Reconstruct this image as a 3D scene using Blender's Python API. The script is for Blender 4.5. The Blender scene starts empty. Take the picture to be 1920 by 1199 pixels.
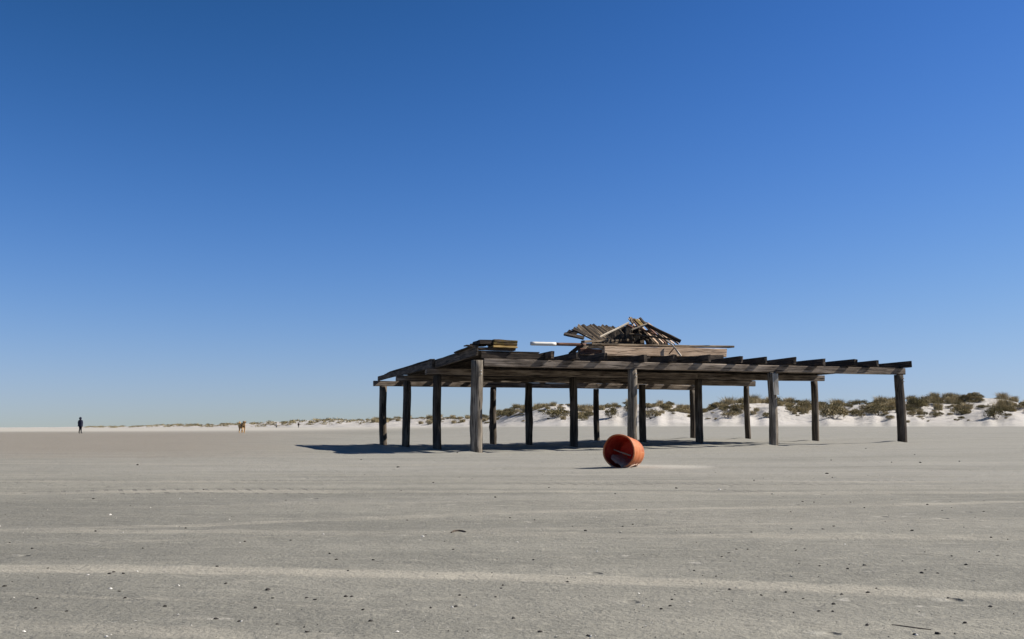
import bpy, bmesh, math, random
import numpy as np
from mathutils import Vector, Matrix
from mathutils.bvhtree import BVHTree

random.seed(7); RNG = np.random.default_rng(7)
scene = bpy.context.scene
C = scene.collection
R = math.radians

# ------------------------------------------------------------------ camera
FPX, CX, CY, HORY, EYE = 1866.7, 960.0, 599.5, 803.0, 0.60
PITCH = math.atan((HORY - CY) / FPX)
cam = bpy.data.cameras.new('camera'); camo = bpy.data.objects.new('camera', cam); C.objects.link(camo)
cam.lens = 35.0; cam.sensor_width = 36.0; cam.sensor_fit = 'HORIZONTAL'
cam.clip_start = 0.05; cam.clip_end = 30000
camo.location = (0, 0, EYE); camo.rotation_euler = (R(90) + PITCH, 0, 0)
scene.camera = camo

# ------------------------------------------------------------------ light
SUN_EL, SUN_AZ = R(40), R(81)          # azimuth clockwise from +Y (the view direction)
world = bpy.data.worlds.new('World'); scene.world = world; world.use_nodes = True
wn = world.node_tree.nodes; wl = world.node_tree.links
bg = wn['Background']; bg.inputs['Strength'].default_value = 0.10
sky = wn.new('ShaderNodeTexSky'); sky.sky_type = 'NISHITA'; sky.sun_disc = False
sky.sun_elevation = SUN_EL; sky.sun_rotation = SUN_AZ
sky.altitude = 0; sky.air_density = 1.0; sky.dust_density = 0.05; sky.ozone_density = 1.0
# the photograph's blue: one colour response for the whole sky, per channel  exp(a + b ln v + c ln v ^ 2)
sep = wn.new('ShaderNodeSeparateColor'); comb = wn.new('ShaderNodeCombineColor'); wl.new(sky.outputs[0], sep.inputs[0])
def wmath(op, a, b=0.0, c=0.0):
    n = wn.new('ShaderNodeMath'); n.operation = op
    for i, v in enumerate((a, b, c)):
        if isinstance(v, bpy.types.NodeSocket): wl.new(v, n.inputs[i])
        else: n.inputs[i].default_value = v
    return n.outputs[0]
for ch, (ca, cb, cc) in enumerate(((-4.53, 2.70, -0.465), (-3.83, 2.24, -0.350), (-5.755, 5.00, -1.136))):
    lg = wmath('LOGARITHM', wmath('MINIMUM', wmath('MAXIMUM', sep.outputs[ch], 0.05), 9.0), math.e)
    ex = wmath('EXPONENT', wmath('MULTIPLY_ADD', lg, wmath('MULTIPLY_ADD', lg, cc, cb), ca))
    wl.new(wmath('MULTIPLY', ex, 1 / 0.1516), comb.inputs[ch])
wl.new(comb.outputs[0], bg.inputs['Color'])
sun = bpy.data.lights.new('sun', 'SUN'); suno = bpy.data.objects.new('sun', sun); C.objects.link(suno)
sun.energy = 5.0; sun.angle = R(0.53); sun.color = (1.0, 0.95, 0.87)
to_sun = Vector((math.sin(SUN_AZ) * math.cos(SUN_EL), math.cos(SUN_AZ) * math.cos(SUN_EL), math.sin(SUN_EL)))
suno.rotation_euler = to_sun.to_track_quat('Z', 'Y').to_euler(); suno.location = to_sun * 100

scene.view_settings.view_transform = 'Standard'; scene.view_settings.look = 'None'
scene.view_settings.exposure = 0.6; scene.view_settings.gamma = 1.0
scene.view_settings.use_curve_mapping = False

# ------------------------------------------------------------------ helpers
_perm = np.random.default_rng(11).random(65536)
def _h(ix, iy): return _perm[(ix.astype(np.int64) * 7919 + iy.astype(np.int64) * 104729) & 65535]
def noise2(x, y):
    x = np.asarray(x, float); y = np.asarray(y, float)
    x0 = np.floor(x); y0 = np.floor(y); fx = x - x0; fy = y - y0
    fx = fx * fx * (3 - 2 * fx); fy = fy * fy * (3 - 2 * fy)
    a = _h(x0, y0); b = _h(x0 + 1, y0); c = _h(x0, y0 + 1); d = _h(x0 + 1, y0 + 1)
    return (a + (b - a) * fx) * (1 - fy) + (c + (d - c) * fx) * fy - 0.5
def sstep(a, b, x):
    t = np.clip((np.asarray(x, float) - a) / (b - a), 0, 1); return t * t * (3 - 2 * t)
def view_dir(px, py):
    """direction of the ray through a point of the picture (1920 wide), y component = 1-ish"""
    c, s = math.cos(PITCH), math.sin(PITCH)
    X = (px - CX) / FPX; u = (CY - py) / FPX
    return Vector((X, c - u * s, s + u * c))

def obj(name, verts, faces, mat, parent=None, origin=None, uv=None, smooth=False):
    v = np.asarray(verts, float)
    if origin is None:
        origin = v.mean(axis=0); 
    origin = np.asarray(origin, float)
    me = bpy.data.meshes.new(name)
    me.from_pydata((v - origin).tolist(), [], [tuple(int(i) for i in f) for f in faces])
    if uv is not None:
        l = me.uv_layers.new(name='UVMap')
        l.data.foreach_set('uv', np.asarray(uv, np.float32).ravel())
    for m in (mat if isinstance(mat, (list, tuple)) else [mat]): me.materials.append(m)
    if smooth: me.polygons.foreach_set('use_smooth', [True] * len(me.polygons))
    o = bpy.data.objects.new(name, me); C.objects.link(o)
    if parent is not None:
        o.parent = parent; o.location = Vector(origin) - parent['base_'] if 'base_' in parent else Vector(origin)
    else: o.location = origin
    return o
ROOT = {}
def thing(name, label, cat, loc=(0, 0, 0), group=None):
    o = bpy.data.objects.new(name, None); C.objects.link(o)
    o.empty_display_size = 0.2; o.location = loc; ROOT[o.name] = Vector(loc)
    tag(o, label, cat, group); return o
def adopt(ch, root):
    ch.parent = root; ch.location = ch.location - ROOT[root.name]; return ch
def tag(o, label, cat, group=None):
    o['label'] = label; o['category'] = cat
    if group: o['group'] = group
    return o

# ------------------------------------------------------------------ materials
class NT:
    def __init__(s, name, rough=0.8, spec=0.3):
        s.m = bpy.data.materials.new(name); s.m.use_nodes = True
        s.n = s.m.node_tree.nodes; s.l = s.m.node_tree.links
        s.b = s.n['Principled BSDF']; s.b.inputs['Roughness'].default_value = rough
        s.b.inputs['Specular IOR Level'].default_value = spec
    def put(s, sock, v):
        if isinstance(v, bpy.types.NodeSocket): s.l.new(v, sock)
        else: sock.default_value = v
    def math(s, op, a, b=0.0, c=0.0, clamp=False):
        n = s.n.new('ShaderNodeMath'); n.operation = op; n.use_clamp = clamp
        s.put(n.inputs[0], a); s.put(n.inputs[1], b); s.put(n.inputs[2], c); return n.outputs[0]
    def noise(s, vec, scale, detail=4, rough=0.55, dist=0.0):
        n = s.n.new('ShaderNodeTexNoise'); s.put(n.inputs['Vector'], vec); n.inputs['Scale'].default_value = scale
        n.inputs['Detail'].default_value = detail; n.inputs['Roughness'].default_value = rough
        n.inputs['Distortion'].default_value = dist; return n.outputs[0]
    def voro(s, vec, scale, feat='F1', out='Distance', rnd=1.0):
        n = s.n.new('ShaderNodeTexVoronoi'); n.feature = feat; s.put(n.inputs['Vector'], vec)
        n.inputs['Scale'].default_value = scale; n.inputs['Randomness'].default_value = rnd; return n.outputs[out]
    def vmul(s, vec, v3, add=(0, 0, 0)):
        n = s.n.new('ShaderNodeVectorMath'); n.operation = 'MULTIPLY_ADD'
        s.put(n.inputs[0], vec); n.inputs[1].default_value = v3; n.inputs[2].default_value = add; return n.outputs[0]
    def smooth(s, v, a, b, o0=0.0, o1=1.0):
        n = s.n.new('ShaderNodeMapRange'); n.interpolation_type = 'SMOOTHSTEP'; s.put(n.inputs[0], v)
        n.inputs[1].default_value = a; n.inputs[2].default_value = b
        n.inputs[3].default_value = o0; n.inputs[4].default_value = o1; return n.outputs[0]
    def mix(s, f, a, b, mode='MIX'):
        n = s.n.new('ShaderNodeMix'); n.data_type = 'RGBA'; n.blend_type = mode
        s.put(n.inputs[0], f); s.put(n.inputs[6], a); s.put(n.inputs[7], b); return n.outputs[2]
    def bump(s, h, strength, dist, prev=None):
        n = s.n.new('ShaderNodeBump'); n.inputs['Strength'].default_value = strength; n.inputs['Distance'].default_value = dist
        s.put(n.inputs['Height'], h)
        if prev is not None: s.l.new(prev, n.inputs['Normal'])
        return n.outputs[0]
    def pos(s): return s.n.new('ShaderNodeNewGeometry').outputs['Position']
    def island(s): return s.n.new('ShaderNodeNewGeometry').outputs['Random Per Island']
    def uv(s): return s.n.new('ShaderNodeTexCoord').outputs['UV']
    def objc(s): return s.n.new('ShaderNodeTexCoord').outputs['Object']
    def orand(s): return s.n.new('ShaderNodeObjectInfo').outputs['Random']
    def color(s, c): s.put(s.b.inputs['Base Color'], c)
    def normal(s, n): s.l.new(n, s.b.inputs['Normal'])
def c4(*c): return (c[0], c[1], c[2], 1.0)
def plain(name, col, rough=0.8, var=0.15, scale=20.0):
    t = NT(name, rough); n = t.noise(t.objc(), scale, 4)
    t.color(t.mix(n, c4(*[x * (1 - var) for x in col]), c4(*[min(1, x * (1 + var)) for x in col])))
    return t.m

def wood_mat(name, dark, mid, light, rough=0.85, moss=0.0):
    """weathered timber: UV u runs along the grain in metres, v round the section"""
    t = NT(name, rough, 0.25)
    uv = t.uv(); ob = t.orand()
    big = t.noise(t.vmul(uv, (0.9, 3.0, 1)), 1.6, 4)
    grain = t.noise(t.vmul(uv, (1.2, 42.0, 1)), 1.0, 5, 0.65, 0.3)
    fine = t.noise(t.vmul(uv, (5.0, 160.0, 1)), 1.0, 3, 0.6)
    crack = t.noise(t.vmul(uv, (0.55, 30.0, 1), (3.1, 7.7, 0)), 1.0, 2, 0.5, 0.4)
    col = t.mix(t.smooth(grain, 0.36, 0.62), c4(*dark), c4(*mid))
    col = t.mix(t.math('MULTIPLY', t.smooth(big, 0.42, 0.68), 0.75), col, c4(*light))
    col = t.mix(t.math('MULTIPLY', t.smooth(fine, 0.5, 0.72), 0.35), col, c4(*light))
    ck = t.smooth(t.math('ABSOLUTE', t.math('SUBTRACT', crack, 0.5)), 0.012, 0.04)
    col = t.mix(ck, c4(*[d * 0.3 for d in dark]), col)
    if moss:
        mn = t.noise(uv, 5.0, 5, 0.7)
        col = t.mix(t.math('MULTIPLY', t.smooth(mn, 0.45, 0.6), moss), col, c4(0.16, 0.115, 0.02))
    gain = t.math('MULTIPLY_ADD', ob, 0.5, 0.75)
    g = t.n.new('ShaderNodeVectorMath'); g.operation = 'SCALE'
    t.l.new(col, g.inputs[0]); t.l.new(gain, g.inputs['Scale'])
    t.color(g.outputs[0])
    hsum = t.math('ADD', t.math('MULTIPLY', grain, 0.8), t.math('MULTIPLY', ck, 0.5))
    t.normal(t.bump(hsum, 0.7, 0.012))
    return t.m

M = {}
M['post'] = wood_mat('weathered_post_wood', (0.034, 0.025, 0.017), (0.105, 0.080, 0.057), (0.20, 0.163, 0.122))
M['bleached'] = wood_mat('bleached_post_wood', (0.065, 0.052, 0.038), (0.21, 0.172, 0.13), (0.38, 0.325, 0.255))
M['edge'] = wood_mat('shade_toned_edge_wood', (0.030, 0.022, 0.015), (0.092, 0.070, 0.050), (0.16, 0.125, 0.092))  # darker than the beams: shade of the left side put into the colour
M['beam'] = wood_mat('weathered_beam_wood', (0.08, 0.058, 0.042), (0.275, 0.215, 0.16), (0.48, 0.39, 0.305))
M['rafter'] = wood_mat('dark_rafter_wood', (0.020, 0.014, 0.010), (0.062, 0.045, 0.032), (0.115, 0.086, 0.062))
M['board'] = wood_mat('grey_board_wood', (0.05, 0.035, 0.022), (0.19, 0.14, 0.092), (0.34, 0.255, 0.165))
M['tan'] = wood_mat('tan_board_wood', (0.30, 0.20, 0.13), (0.52, 0.37, 0.25), (0.64, 0.49, 0.35))
M['pale'] = wood_mat('pale_stick_wood', (0.34, 0.27, 0.19), (0.52, 0.44, 0.33), (0.65, 0.57, 0.46))
M['yellow'] = wood_mat('yellow_board_wood', (0.30, 0.19, 0.06), (0.46, 0.31, 0.12), (0.58, 0.42, 0.20))
M['brown'] = wood_mat('reddish_brown_wood', (0.07, 0.03, 0.02), (0.16, 0.075, 0.045), (0.26, 0.15, 0.10))
M['moss'] = wood_mat('mossy_board_wood', (0.05, 0.035, 0.02), (0.15, 0.10, 0.05), (0.22, 0.16, 0.09), moss=0.8)

# ------------------------------------------------------------------ ground
# dune line, told by bearing: distance of the dune foot (m) and height of skyline as pixels of elevation
DF_X = [-200, 120, 170, 300, 400, 560, 720, 860, 920, 960, 1000, 1100, 1300, 1600, 1920, 2300, 2800]
DF_D = [900, 760, 700, 560, 460, 350, 270, 205, 172, 152, 138, 122, 104, 94, 88, 84, 80]
FOOT_X = [-200, 100, 300, 450, 560, 720, 860, 1000, 1920, 2800]
FOOT_Y = [804, 804, 803.5, 803, 802.6, 801.5, 800.4, 800, 800.3, 800]
CREST = [(-200, 803), (100, 801), (170, 800), (250, 799.5), (300, 797), (350, 796), (400, 796), (430, 794), (460, 793), (490, 792),
         (510, 789), (530, 790), (560, 788), (600, 786), (620, 785), (660, 786), (690, 785), (720, 784), (760, 783), (820, 782),
         (860, 781), (880, 782), (905, 780), (925, 776), (950, 768), (970, 761), (990, 756), (1010, 755), (1030, 752), (1060, 753),
         (1080, 757), (1100, 759), (1130, 758), (1150, 756), (1180, 753), (1215, 750), (1230, 747), (1260, 745), (1280, 750),
         (1292, 756), (1320, 757), (1345, 747), (1370, 743), (1400, 744), (1430, 745), (1460, 745), (1500, 748), (1530, 752),
         (1560, 753), (1590, 749), (1630, 747), (1660, 747), (1690, 746), (1715, 741), (1740, 739), (1760, 740), (1790, 741),
         (1810, 738), (1845, 735), (1870, 739), (1890, 741), (1920, 748), (2000, 752), (2150, 742), (2300, 748), (2500, 740), (2800, 745)]
def bearing(x, y): return CX + FPX * np.asarray(x, float) / np.maximum(np.asarray(y, float), 0.01)
def foot_dist(px): return np.interp(px, DF_X, DF_D)
def foot_z(px): return EYE + (HORY - np.interp(px, FOOT_X, FOOT_Y)) / FPX * foot_dist(px)

POSTS = [(-0.847 + j * 4.1216 * math.cos(.3165) - i * 4.0264 * math.sin(.3165), 24.2 + j * 4.1216 * math.sin(.3165) + i * 4.0264 * math.cos(.3165)) for i in range(4) for j in range(4)]
def ground_z(x, y, detail=True):
    x = np.asarray(x, float); y = np.asarray(y, float)
    px = np.where(y > 1, bearing(x, np.maximum(y, 1)), 960 + 1867 * np.sign(x) * 1.2)
    px = np.clip(px, -200, 2800)
    d = np.maximum(y, 0)
    near = 0.013 * np.clip(x + 1.2, 0, 16) * sstep(10, 24, d)
    fz = foot_z(px); fd = foot_dist(px)
    far = sstep(0.18, 1.0, d / fd)
    z = near * (1 - far) + fz * far
    # low swell the dog stands on
    z = z + 0.26 * np.exp(-(((x + 17.2) / 9.0) ** 2 + ((y - 64) / 13.0) ** 2))
    if detail:
        r = np.hypot(x, y)
        a = np.clip(r / 6.0, 0.25, 1.0)
        z = z + a * (0.030 * noise2(x * 0.35 + 9, y * 0.5 + 3) + 0.016 * noise2(x * 1.1 + 31, y * 1.7 + 5)
                     + 0.007 * noise2(x * 3.1, y * 4.7 + 50)) + 0.004 * noise2(x * 9.1, y * 13.0 + 20) * sstep(60, 10, r)
        # drift behind the tub, shallow scour under the shelter
        z = z + 0.03 * np.exp(-(((x - 2.15) / 0.6) ** 2 + ((y - 15.25) / 0.45) ** 2))
        for (qx, qy) in POSTS:
            e2 = ((x - qx + 0.22) / 0.42) ** 2 + ((y - qy) / 0.40) ** 2; e1 = ((x - qx - 0.10) / 0.26) ** 2 + ((y - qy) / 0.30) ** 2
            if np.ndim(e2) == 0 and e2 > 30: continue
            z = z + 0.055 * np.exp(-e2) - 0.05 * np.exp(-e1)
        z = z + 0.10 * np.exp(-((d - 200) / 80) ** 2) * noise2(x * 0.03, y * 0.04)
    return z

def ground_hit(px, py):
    """where the view ray through (px, py) meets the sand"""
    d = view_dir(px, py); t = 1.0; prev = 1.0
    while t < 900:
        p = d * t
        if EYE + p.z < float(ground_z(p.x, p.y)):
            lo, hi = prev, t
            for _ in range(25):
                m = (lo + hi) / 2; p = d * m
                if EYE + p.z < float(ground_z(p.x, p.y)): hi = m
                else: lo = m
            p = d * hi; return Vector((p.x, p.y, float(ground_z(p.x, p.y))))
        prev = t; t *= 1.01
    p = d * 900; return Vector((p.x, p.y, 0))

def build_ground():
    az = np.concatenate([np.linspace(-180, -42, 40)[:-1], np.arange(-42, 42.001, 0.2), np.linspace(42, 180, 40)[1:]])
    az = np.radians(az)
    rr = np.exp(np.linspace(math.log(0.4), math.log(9000), 520)); rr = np.unique(np.concatenate([rr[(rr < 22.5) | (rr > 42)], np.arange(22.5, 42, 0.11)]))
    A, Rr = np.meshgrid(az, rr)
    X = Rr * np.sin(A); Y = Rr * np.cos(A); Z = ground_z(X, Y)
    # beyond the dunes the plain stays below the eye so that the horizon keeps its height
    Z = np.where(Rr > 1200, np.minimum(Z, 0.3), Z)
    n, m = Rr.shape
    co = np.stack([X, Y, Z], -1).reshape(-1, 3)
    idx = np.arange(n * m).reshape(n, m)
    q = np.stack([idx[:-1, :-1], idx[:-1, 1:], idx[1:, 1:], idx[1:, :-1]], -1).reshape(-1, 4)
    q = q[:, ::-1]
    me = bpy.data.meshes.new('ground')
    me.vertices.add(len(co)); me.vertices.foreach_set('co', co.astype(np.float32).ravel())
    me.loops.add(q.size); me.loops.foreach_set('vertex_index', q.ravel().astype(np.int32))
    me.polygons.add(len(q)); me.polygons.foreach_set('loop_start', np.arange(0, q.size, 4, dtype=np.int32))
    me.polygons.foreach_set('loop_total', np.full(len(q), 4, np.int32))
    me.update(calc_edges=True); me.validate()
    me.polygons.foreach_set('use_smooth', [True] * len(me.polygons))
    o = bpy.data.objects.new('ground', me); C.objects.link(o); o['kind'] = 'structure'
    return o

def sand_material():
    t = NT('damp_beach_sand', 0.92, 0.15)
    P = t.pos()
    sx = t.n.new('ShaderNodeSeparateXYZ'); t.l.new(P, sx.inputs[0]); X, Y = sx.outputs[0], sx.outputs[1]
    big = t.noise(t.vmul(P, (0.05, 0.11, 0)), 1.0, 5, 0.6)
    mid = t.noise(t.vmul(P, (0.35, 0.9, 0)), 1.0, 5, 0.6)
    streak = t.noise(t.vmul(P, (0.30, 2.6, 0)), 1.0, 5, 0.62, 0.6)
    streak2 = t.noise(t.vmul(P, (0.07, 0.55, 0), (4, 9, 0)), 1.0, 4, 0.6, 0.4)
    patch = t.noise(t.vmul(P, (2.2, 7.5, 0)), 1.0, 4, 0.6)
    grain = t.noise(P, 220.0, 2, 0.7)
    grain2 = t.noise(P, 45.0, 3, 0.7)
    damp = c4(0.176, 0.167, 0.138); damp2 = c4(0.226, 0.213, 0.175); dry = c4(0.325, 0.300, 0.242); pale = c4(0.42, 0.385, 0.328)
    col = t.mix(t.smooth(mid, 0.35, 0.65), damp, damp2)
    col = t.mix(t.math('MULTIPLY', t.smooth(big, 0.42, 0.66), 0.5), col, c4(0.226, 0.207, 0.170))
    col = t.mix(t.math('MULTIPLY', t.smooth(streak, 0.54, 0.72), 0.26), col, dry)
    col = t.mix(t.math('MULTIPLY', t.smooth(patch, 0.60, 0.75), 0.55), col, dry)
    mott = t.noise(t.vmul(P, (8.0, 15.0, 0)), 1.0, 5, 0.7)
    col = t.mix(t.math('MULTIPLY', t.smooth(mott, 0.54, 0.70), 0.60), col, dry)
    col = t.mix(t.math('MULTIPLY', t.smooth(mott, 0.46, 0.32), 0.42), col, c4(0.118, 0.110, 0.090))
    dash = t.noise(t.vmul(P, (7.0, 9.0, 0), (3, 5, 0)), 1.0, 3, 0.55, 0.3)
    dk = t.math('MULTIPLY', t.smooth(dash, 0.64, 0.72), t.smooth(t.noise(t.vmul(P, (0.8, 1.2, 0)), 1.0, 3), 0.46, 0.60))
    col = t.mix(t.math('MULTIPLY', dk, 0.8), col, c4(0.36, 0.335, 0.285))
    # shallow scuffs and small pits with dry sand thrown beside them
    pv = t.voro(t.vmul(P, (3.2, 2.6, 0)), 1.0); pk_ = t.smooth(t.noise(t.vmul(P, (0.55, 0.5, 0), (8, 2, 0)), 1.0, 3), 0.50, 0.60)
    pit = t.math('MULTIPLY', t.smooth(pv, 0.11, 0.045), pk_)
    pv2 = t.voro(t.vmul(P, (3.2, 2.6, 0), (0.14, -0.02, 0)), 1.0)
    thrown = t.math('MULTIPLY', t.smooth(pv2, 0.17, 0.06), pk_)
    col = t.mix(t.math('MULTIPLY', thrown, 0.55), col, c4(0.37, 0.345, 0.29))
    col = t.mix(t.math('MULTIPLY', pit, 0.7), col, c4(0.10, 0.093, 0.078))
    # near sand gets darker towards the left
    left_dark = t.math('MULTIPLY', t.smooth(t.math('ADD', X, t.math('MULTIPLY', mid, 2.5)), 1.6, -2.2), t.smooth(Y, 12.0, 6.0))
    col = t.mix(t.math('MULTIPLY', left_dark, 0.45), col, c4(0.135, 0.128, 0.108))
    # drier the farther inland: towards the shelter, the dune foot and the open plain on the left
    yn = t.math('ADD', Y, t.math('MULTIPLY', t.math('SUBTRACT', streak2, 0.5), 26.0))
    xn = t.math('ADD', X, t.math('MULTIPLY', t.math('SUBTRACT', mid, 0.5), 8.0))
    dry1 = t.math('MULTIPLY', t.smooth(yn, 8.5, 17.0), t.smooth(xn, -16.0, 2.0, 0.35, 1.0))
    col = t.mix(t.math('MULTIPLY', dry1, t.smooth(streak2, 0.2, 0.6, 0.25, 0.62)), col, c4(0.290, 0.274, 0.236))
    far = t.smooth(yn, 105.0, 235.0)
    col = t.mix(t.math('MULTIPLY', far, 0.85), col, pale)
    # brown damp flat on the left in the middle distance
    lb = t.math('MULTIPLY', t.smooth(t.math('DIVIDE', X, Y), -0.12, -0.36), t.math('MULTIPLY', t.smooth(yn, 14.0, 30.0), t.smooth(yn, 175.0, 95.0)))
    col = t.mix(t.math('MULTIPLY', lb, 0.75), col, c4(0.215, 0.187, 0.150))
    # wheel tracks: dry sand thrown up along curved lines  y = a + b x + c x^2
    tr_all = None; tread_all = None
    tracks = [(9.48, 0.004, 0.0010, 0.19, 0.72, 1), (11.42, -0.01, -0.0008, 0.17, 0.45, 1),
              (4.13, -0.205, -0.030, 0.11, 0.75, 0), (2.80, -0.24, -0.02, 0.08, 0.70, 0),
              (5.72, -0.10, 0.01, 0.11, 0.55, 0), (7.05, 0.30, 0.0, 0.10, 0.65, 0),
              (5.95, 0.22, 0.0, 0.05, 0.28, 0), (10.3, 0.03, 0.001, 0.45, 0.28, 1), (13.2, 0.05, 0.004, 0.12, 0.35, 0),
              (8.2, 0.12, 0.002, 0.07, 0.25, 0), (3.35, -0.22, 0.0, 0.03, 0.22, 0), (16.5, -0.04, 0.002, 0.2, 0.3, 0)]
    wob = t.math('MULTIPLY', t.math('SUBTRACT', t.noise(t.vmul(P, (0.5, 0.5, 0)), 1.0, 3), 0.5), 0.16)
    edge = t.math('MULTIPLY', t.math('SUBTRACT', t.noise(t.vmul(P, (6, 14, 0)), 1.0, 3), 0.5), 0.09)
    keep = t.noise(t.vmul(P, (0.45, 0.8, 0), (17, 3, 0)), 1.0, 4, 0.65)
    tread = t.math('SINE', t.math('ADD', t.math('MULTIPLY', X, 46.0), t.math('MULTIPLY', Y, 20.0)))
    for a, b, c, w, k, td in tracks:
        cen = t.math('MULTIPLY_ADD', t.math('MULTIPLY', X, X), c, t.math('MULTIPLY_ADD', X, b, a))
        dd = t.math('ABSOLUTE', t.math('ADD', t.math('SUBTRACT', Y, cen), wob))
        dd = t.math('ADD', dd, t.math('MULTIPLY', edge, min(1.0, w * 8)))
        mk = t.math('MULTIPLY', t.smooth(dd, w * 1.35, w * 0.6), k)
        mk = t.math('MULTIPLY', mk, t.smooth(keep, 0.34, 0.60, 0.22, 1.0)); mk = t.math('MULTIPLY', mk, t.smooth(patch, 0.30, 0.62, 0.55, 1.0))
        if td:
            tmk = t.math('MULTIPLY', t.smooth(dd, w * 1.7, w * 1.1), t.smooth(dd, w * 0.8, w * 1.1))
            tmk = t.math('MULTIPLY', tmk, t.math('MULTIPLY', t.smooth(tread, 0.3, 0.8), t.smooth(keep, 0.45, 0.6)))
            tread_all = tmk if tread_all is None else t.math('MAXIMUM', tread_all, tmk)
        tr_all = mk if tr_all is None else t.math('MAXIMUM', tr_all, mk)
    col = t.mix(tr_all, col, c4(0.335, 0.305, 0.245))
    col = t.mix(t.math('MULTIPLY', tread_all, 0.75), col, c4(0.11, 0.10, 0.085))
    # dry blown sand in the lee of the tub
    ex = t.math('DIVIDE', t.math('SUBTRACT', X, 2.35), 0.75); ey = t.math('DIVIDE', t.math('SUBTRACT', Y, 15.35), 0.75)
    el = t.math('ADD', t.math('MULTIPLY', ex, ex), t.math('MULTIPLY', ey, ey))
    el = t.math('ADD', el, t.math('MULTIPLY', t.math('SUBTRACT', patch, 0.5), 1.6))
    col = t.mix(t.math('MULTIPLY', t.smooth(el, 1.3, 0.15), 0.75), col, c4(0.40, 0.37, 0.315))
    g = t.math('MULTIPLY_ADD', grain, 0.30, 0.88)
    g = t.math('MULTIPLY', g, t.math('MULTIPLY_ADD', grain2, 0.30, 0.85))
    sc = t.n.new('ShaderNodeVectorMath'); sc.operation = 'SCALE'; t.l.new(col, sc.inputs[0]); t.l.new(g, sc.inputs['Scale'])
    t.color(sc.outputs[0])
    rip = t.noise(t.vmul(P, (3.5, 6.5, 0)), 1.0, 5, 0.65, 0.5)
    n = t.bump(rip, 0.6, 0.04)
    n = t.bump(pit, 0.8, -0.03, n)
    n = t.bump(t.math('ADD', tr_all, t.math('MULTIPLY', tread_all, -0.8)), 0.35, 0.02, n)
    n = t.bump(grain2, 0.8, 0.012, n)
    n = t.bump(grain, 0.5, 0.002, n)
    t.normal(n)
    return t.m
ground = build_ground(); ground.data.materials.append(sand_material())

# ------------------------------------------------------------------ dunes
def build_dunes():
    cols = np.concatenate([np.arange(-100, 860, 6.0), np.arange(860, 2100, 3.0), np.arange(2100, 2800, 12.0)])
    rows = np.concatenate([[-0.12, -0.05], np.linspace(0, 1.0, 60), np.linspace(1.03, 2.2, 26)])
    PX, T = np.meshgrid(cols, rows)
    D0 = foot_dist(PX); W = 10 + D0 * 0.30
    edge = noise2(PX * 0.018 + 5, T * 0 + 1) * 0.22 + noise2(PX * 0.06, T * 0 + 7) * 0.10
    Dd = D0 + (T + edge * sstep(1.0, 0.2, T)) * W
    zf = foot_z(PX)
    veg = np.interp(PX, [-200, 300, 560, 860, 960, 1300, 2800], [0.0, 1.0, 2.5, 3, 8, 11, 11])
    cy = np.interp(PX, [c[0] for c in CREST], [c[1] for c in CREST]) + veg
    zc = EYE + (HORY - cy) / FPX * (D0 + W)
    zc = np.maximum(zc, zf - 0.3)
    s = np.where(T < 1, 0.62 * sstep(0.0, 1.15, T) / sstep(0, 1.15, 1.0) + 0.38 * np.clip(T, 0, 1), 1.0)
    z = zf + (zc - zf) * s
    z = np.where(T > 1, zc - (zc - zf + 1.0) * sstep(1.0, 2.2, T) * 1.2, z)
    z = np.where(T < 0, zf + T * 2.0, z)
    Xw = (PX - CX) / FPX * Dd; Yw = Dd
    amp = (zc - zf).clip(0.1, 4) / 4.0
    env = sstep(0.12, 0.5, T) * sstep(1.25, 0.95, T)
    z = z + amp * env * (1.0 * noise2(Xw * 0.16, Yw * 0.16 + 3) + 0.55 * noise2(Xw * 0.4, Yw * 0.4) + 0.2 * noise2(Xw * 1.1, Yw * 1.1))
    z = z + 0.05 * amp * noise2(Xw * 0.9, Yw * 0.9 + 8) * sstep(0.0, 0.1, T)
    n, m = PX.shape
    co = np.stack([Xw, Yw, z], -1).reshape(-1, 3)
    idx = np.arange(n * m).reshape(n, m)
    q = np.stack([idx[:-1, :-1], idx[:-1, 1:], idx[1:, 1:], idx[1:, :-1]], -1).reshape(-1, 4)
    o = obj('dunes', co, q, dune_mat(), origin=(0, 0, 0), smooth=True); o['kind'] = 'structure'
    return o, BVHTree.FromPolygons([tuple(v) for v in co], [tuple(int(i) for i in f) for f in q])
def dune_mat():
    t = NT('white_dune_sand', 0.95, 0.1); P = t.pos()
    a = t.noise(t.vmul(P, (0.12, 0.12, 0.3)), 1.0, 5, 0.6); b = t.noise(t.vmul(P, (0.5, 0.9, 1)), 1.0, 5, 0.65)
    col = t.mix(t.smooth(a, 0.35, 0.65), c4(0.41, 0.38, 0.34), c4(0.48, 0.445, 0.40))
    col = t.mix(t.math('MULTIPLY', t.smooth(b, 0.55, 0.75), 0.5), col, c4(0.33, 0.27, 0.20))
    so = t.n.new('ShaderNodeSeparateXYZ'); t.l.new(P, so.inputs[0])
    lowz = t.math('ADD', so.outputs[2], t.math('MULTIPLY', t.math('SUBTRACT', a, 0.5), 1.2))
    col = t.mix(t.math('MULTIPLY', t.smooth(lowz, 1.35, 0.70), 0.85), col, c4(0.385, 0.36, 0.315))   # damper sand at the foot
    t.color(col); t.normal(t.bump(t.noise(P, 0.9, 6, 0.65), 0.6, 0.5)); return t.m
dunes, DUNE_BVH = build_dunes()
def dune_hit(px, py):
    d = view_dir(px, py).normalized()
    return DUNE_BVH.ray_cast(Vector((0, 0, EYE)), d)[0]
def dune_down(x, y):
    return DUNE_BVH.ray_cast(Vector((x, y, 60)), Vector((0, 0, -1)))[0]

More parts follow.
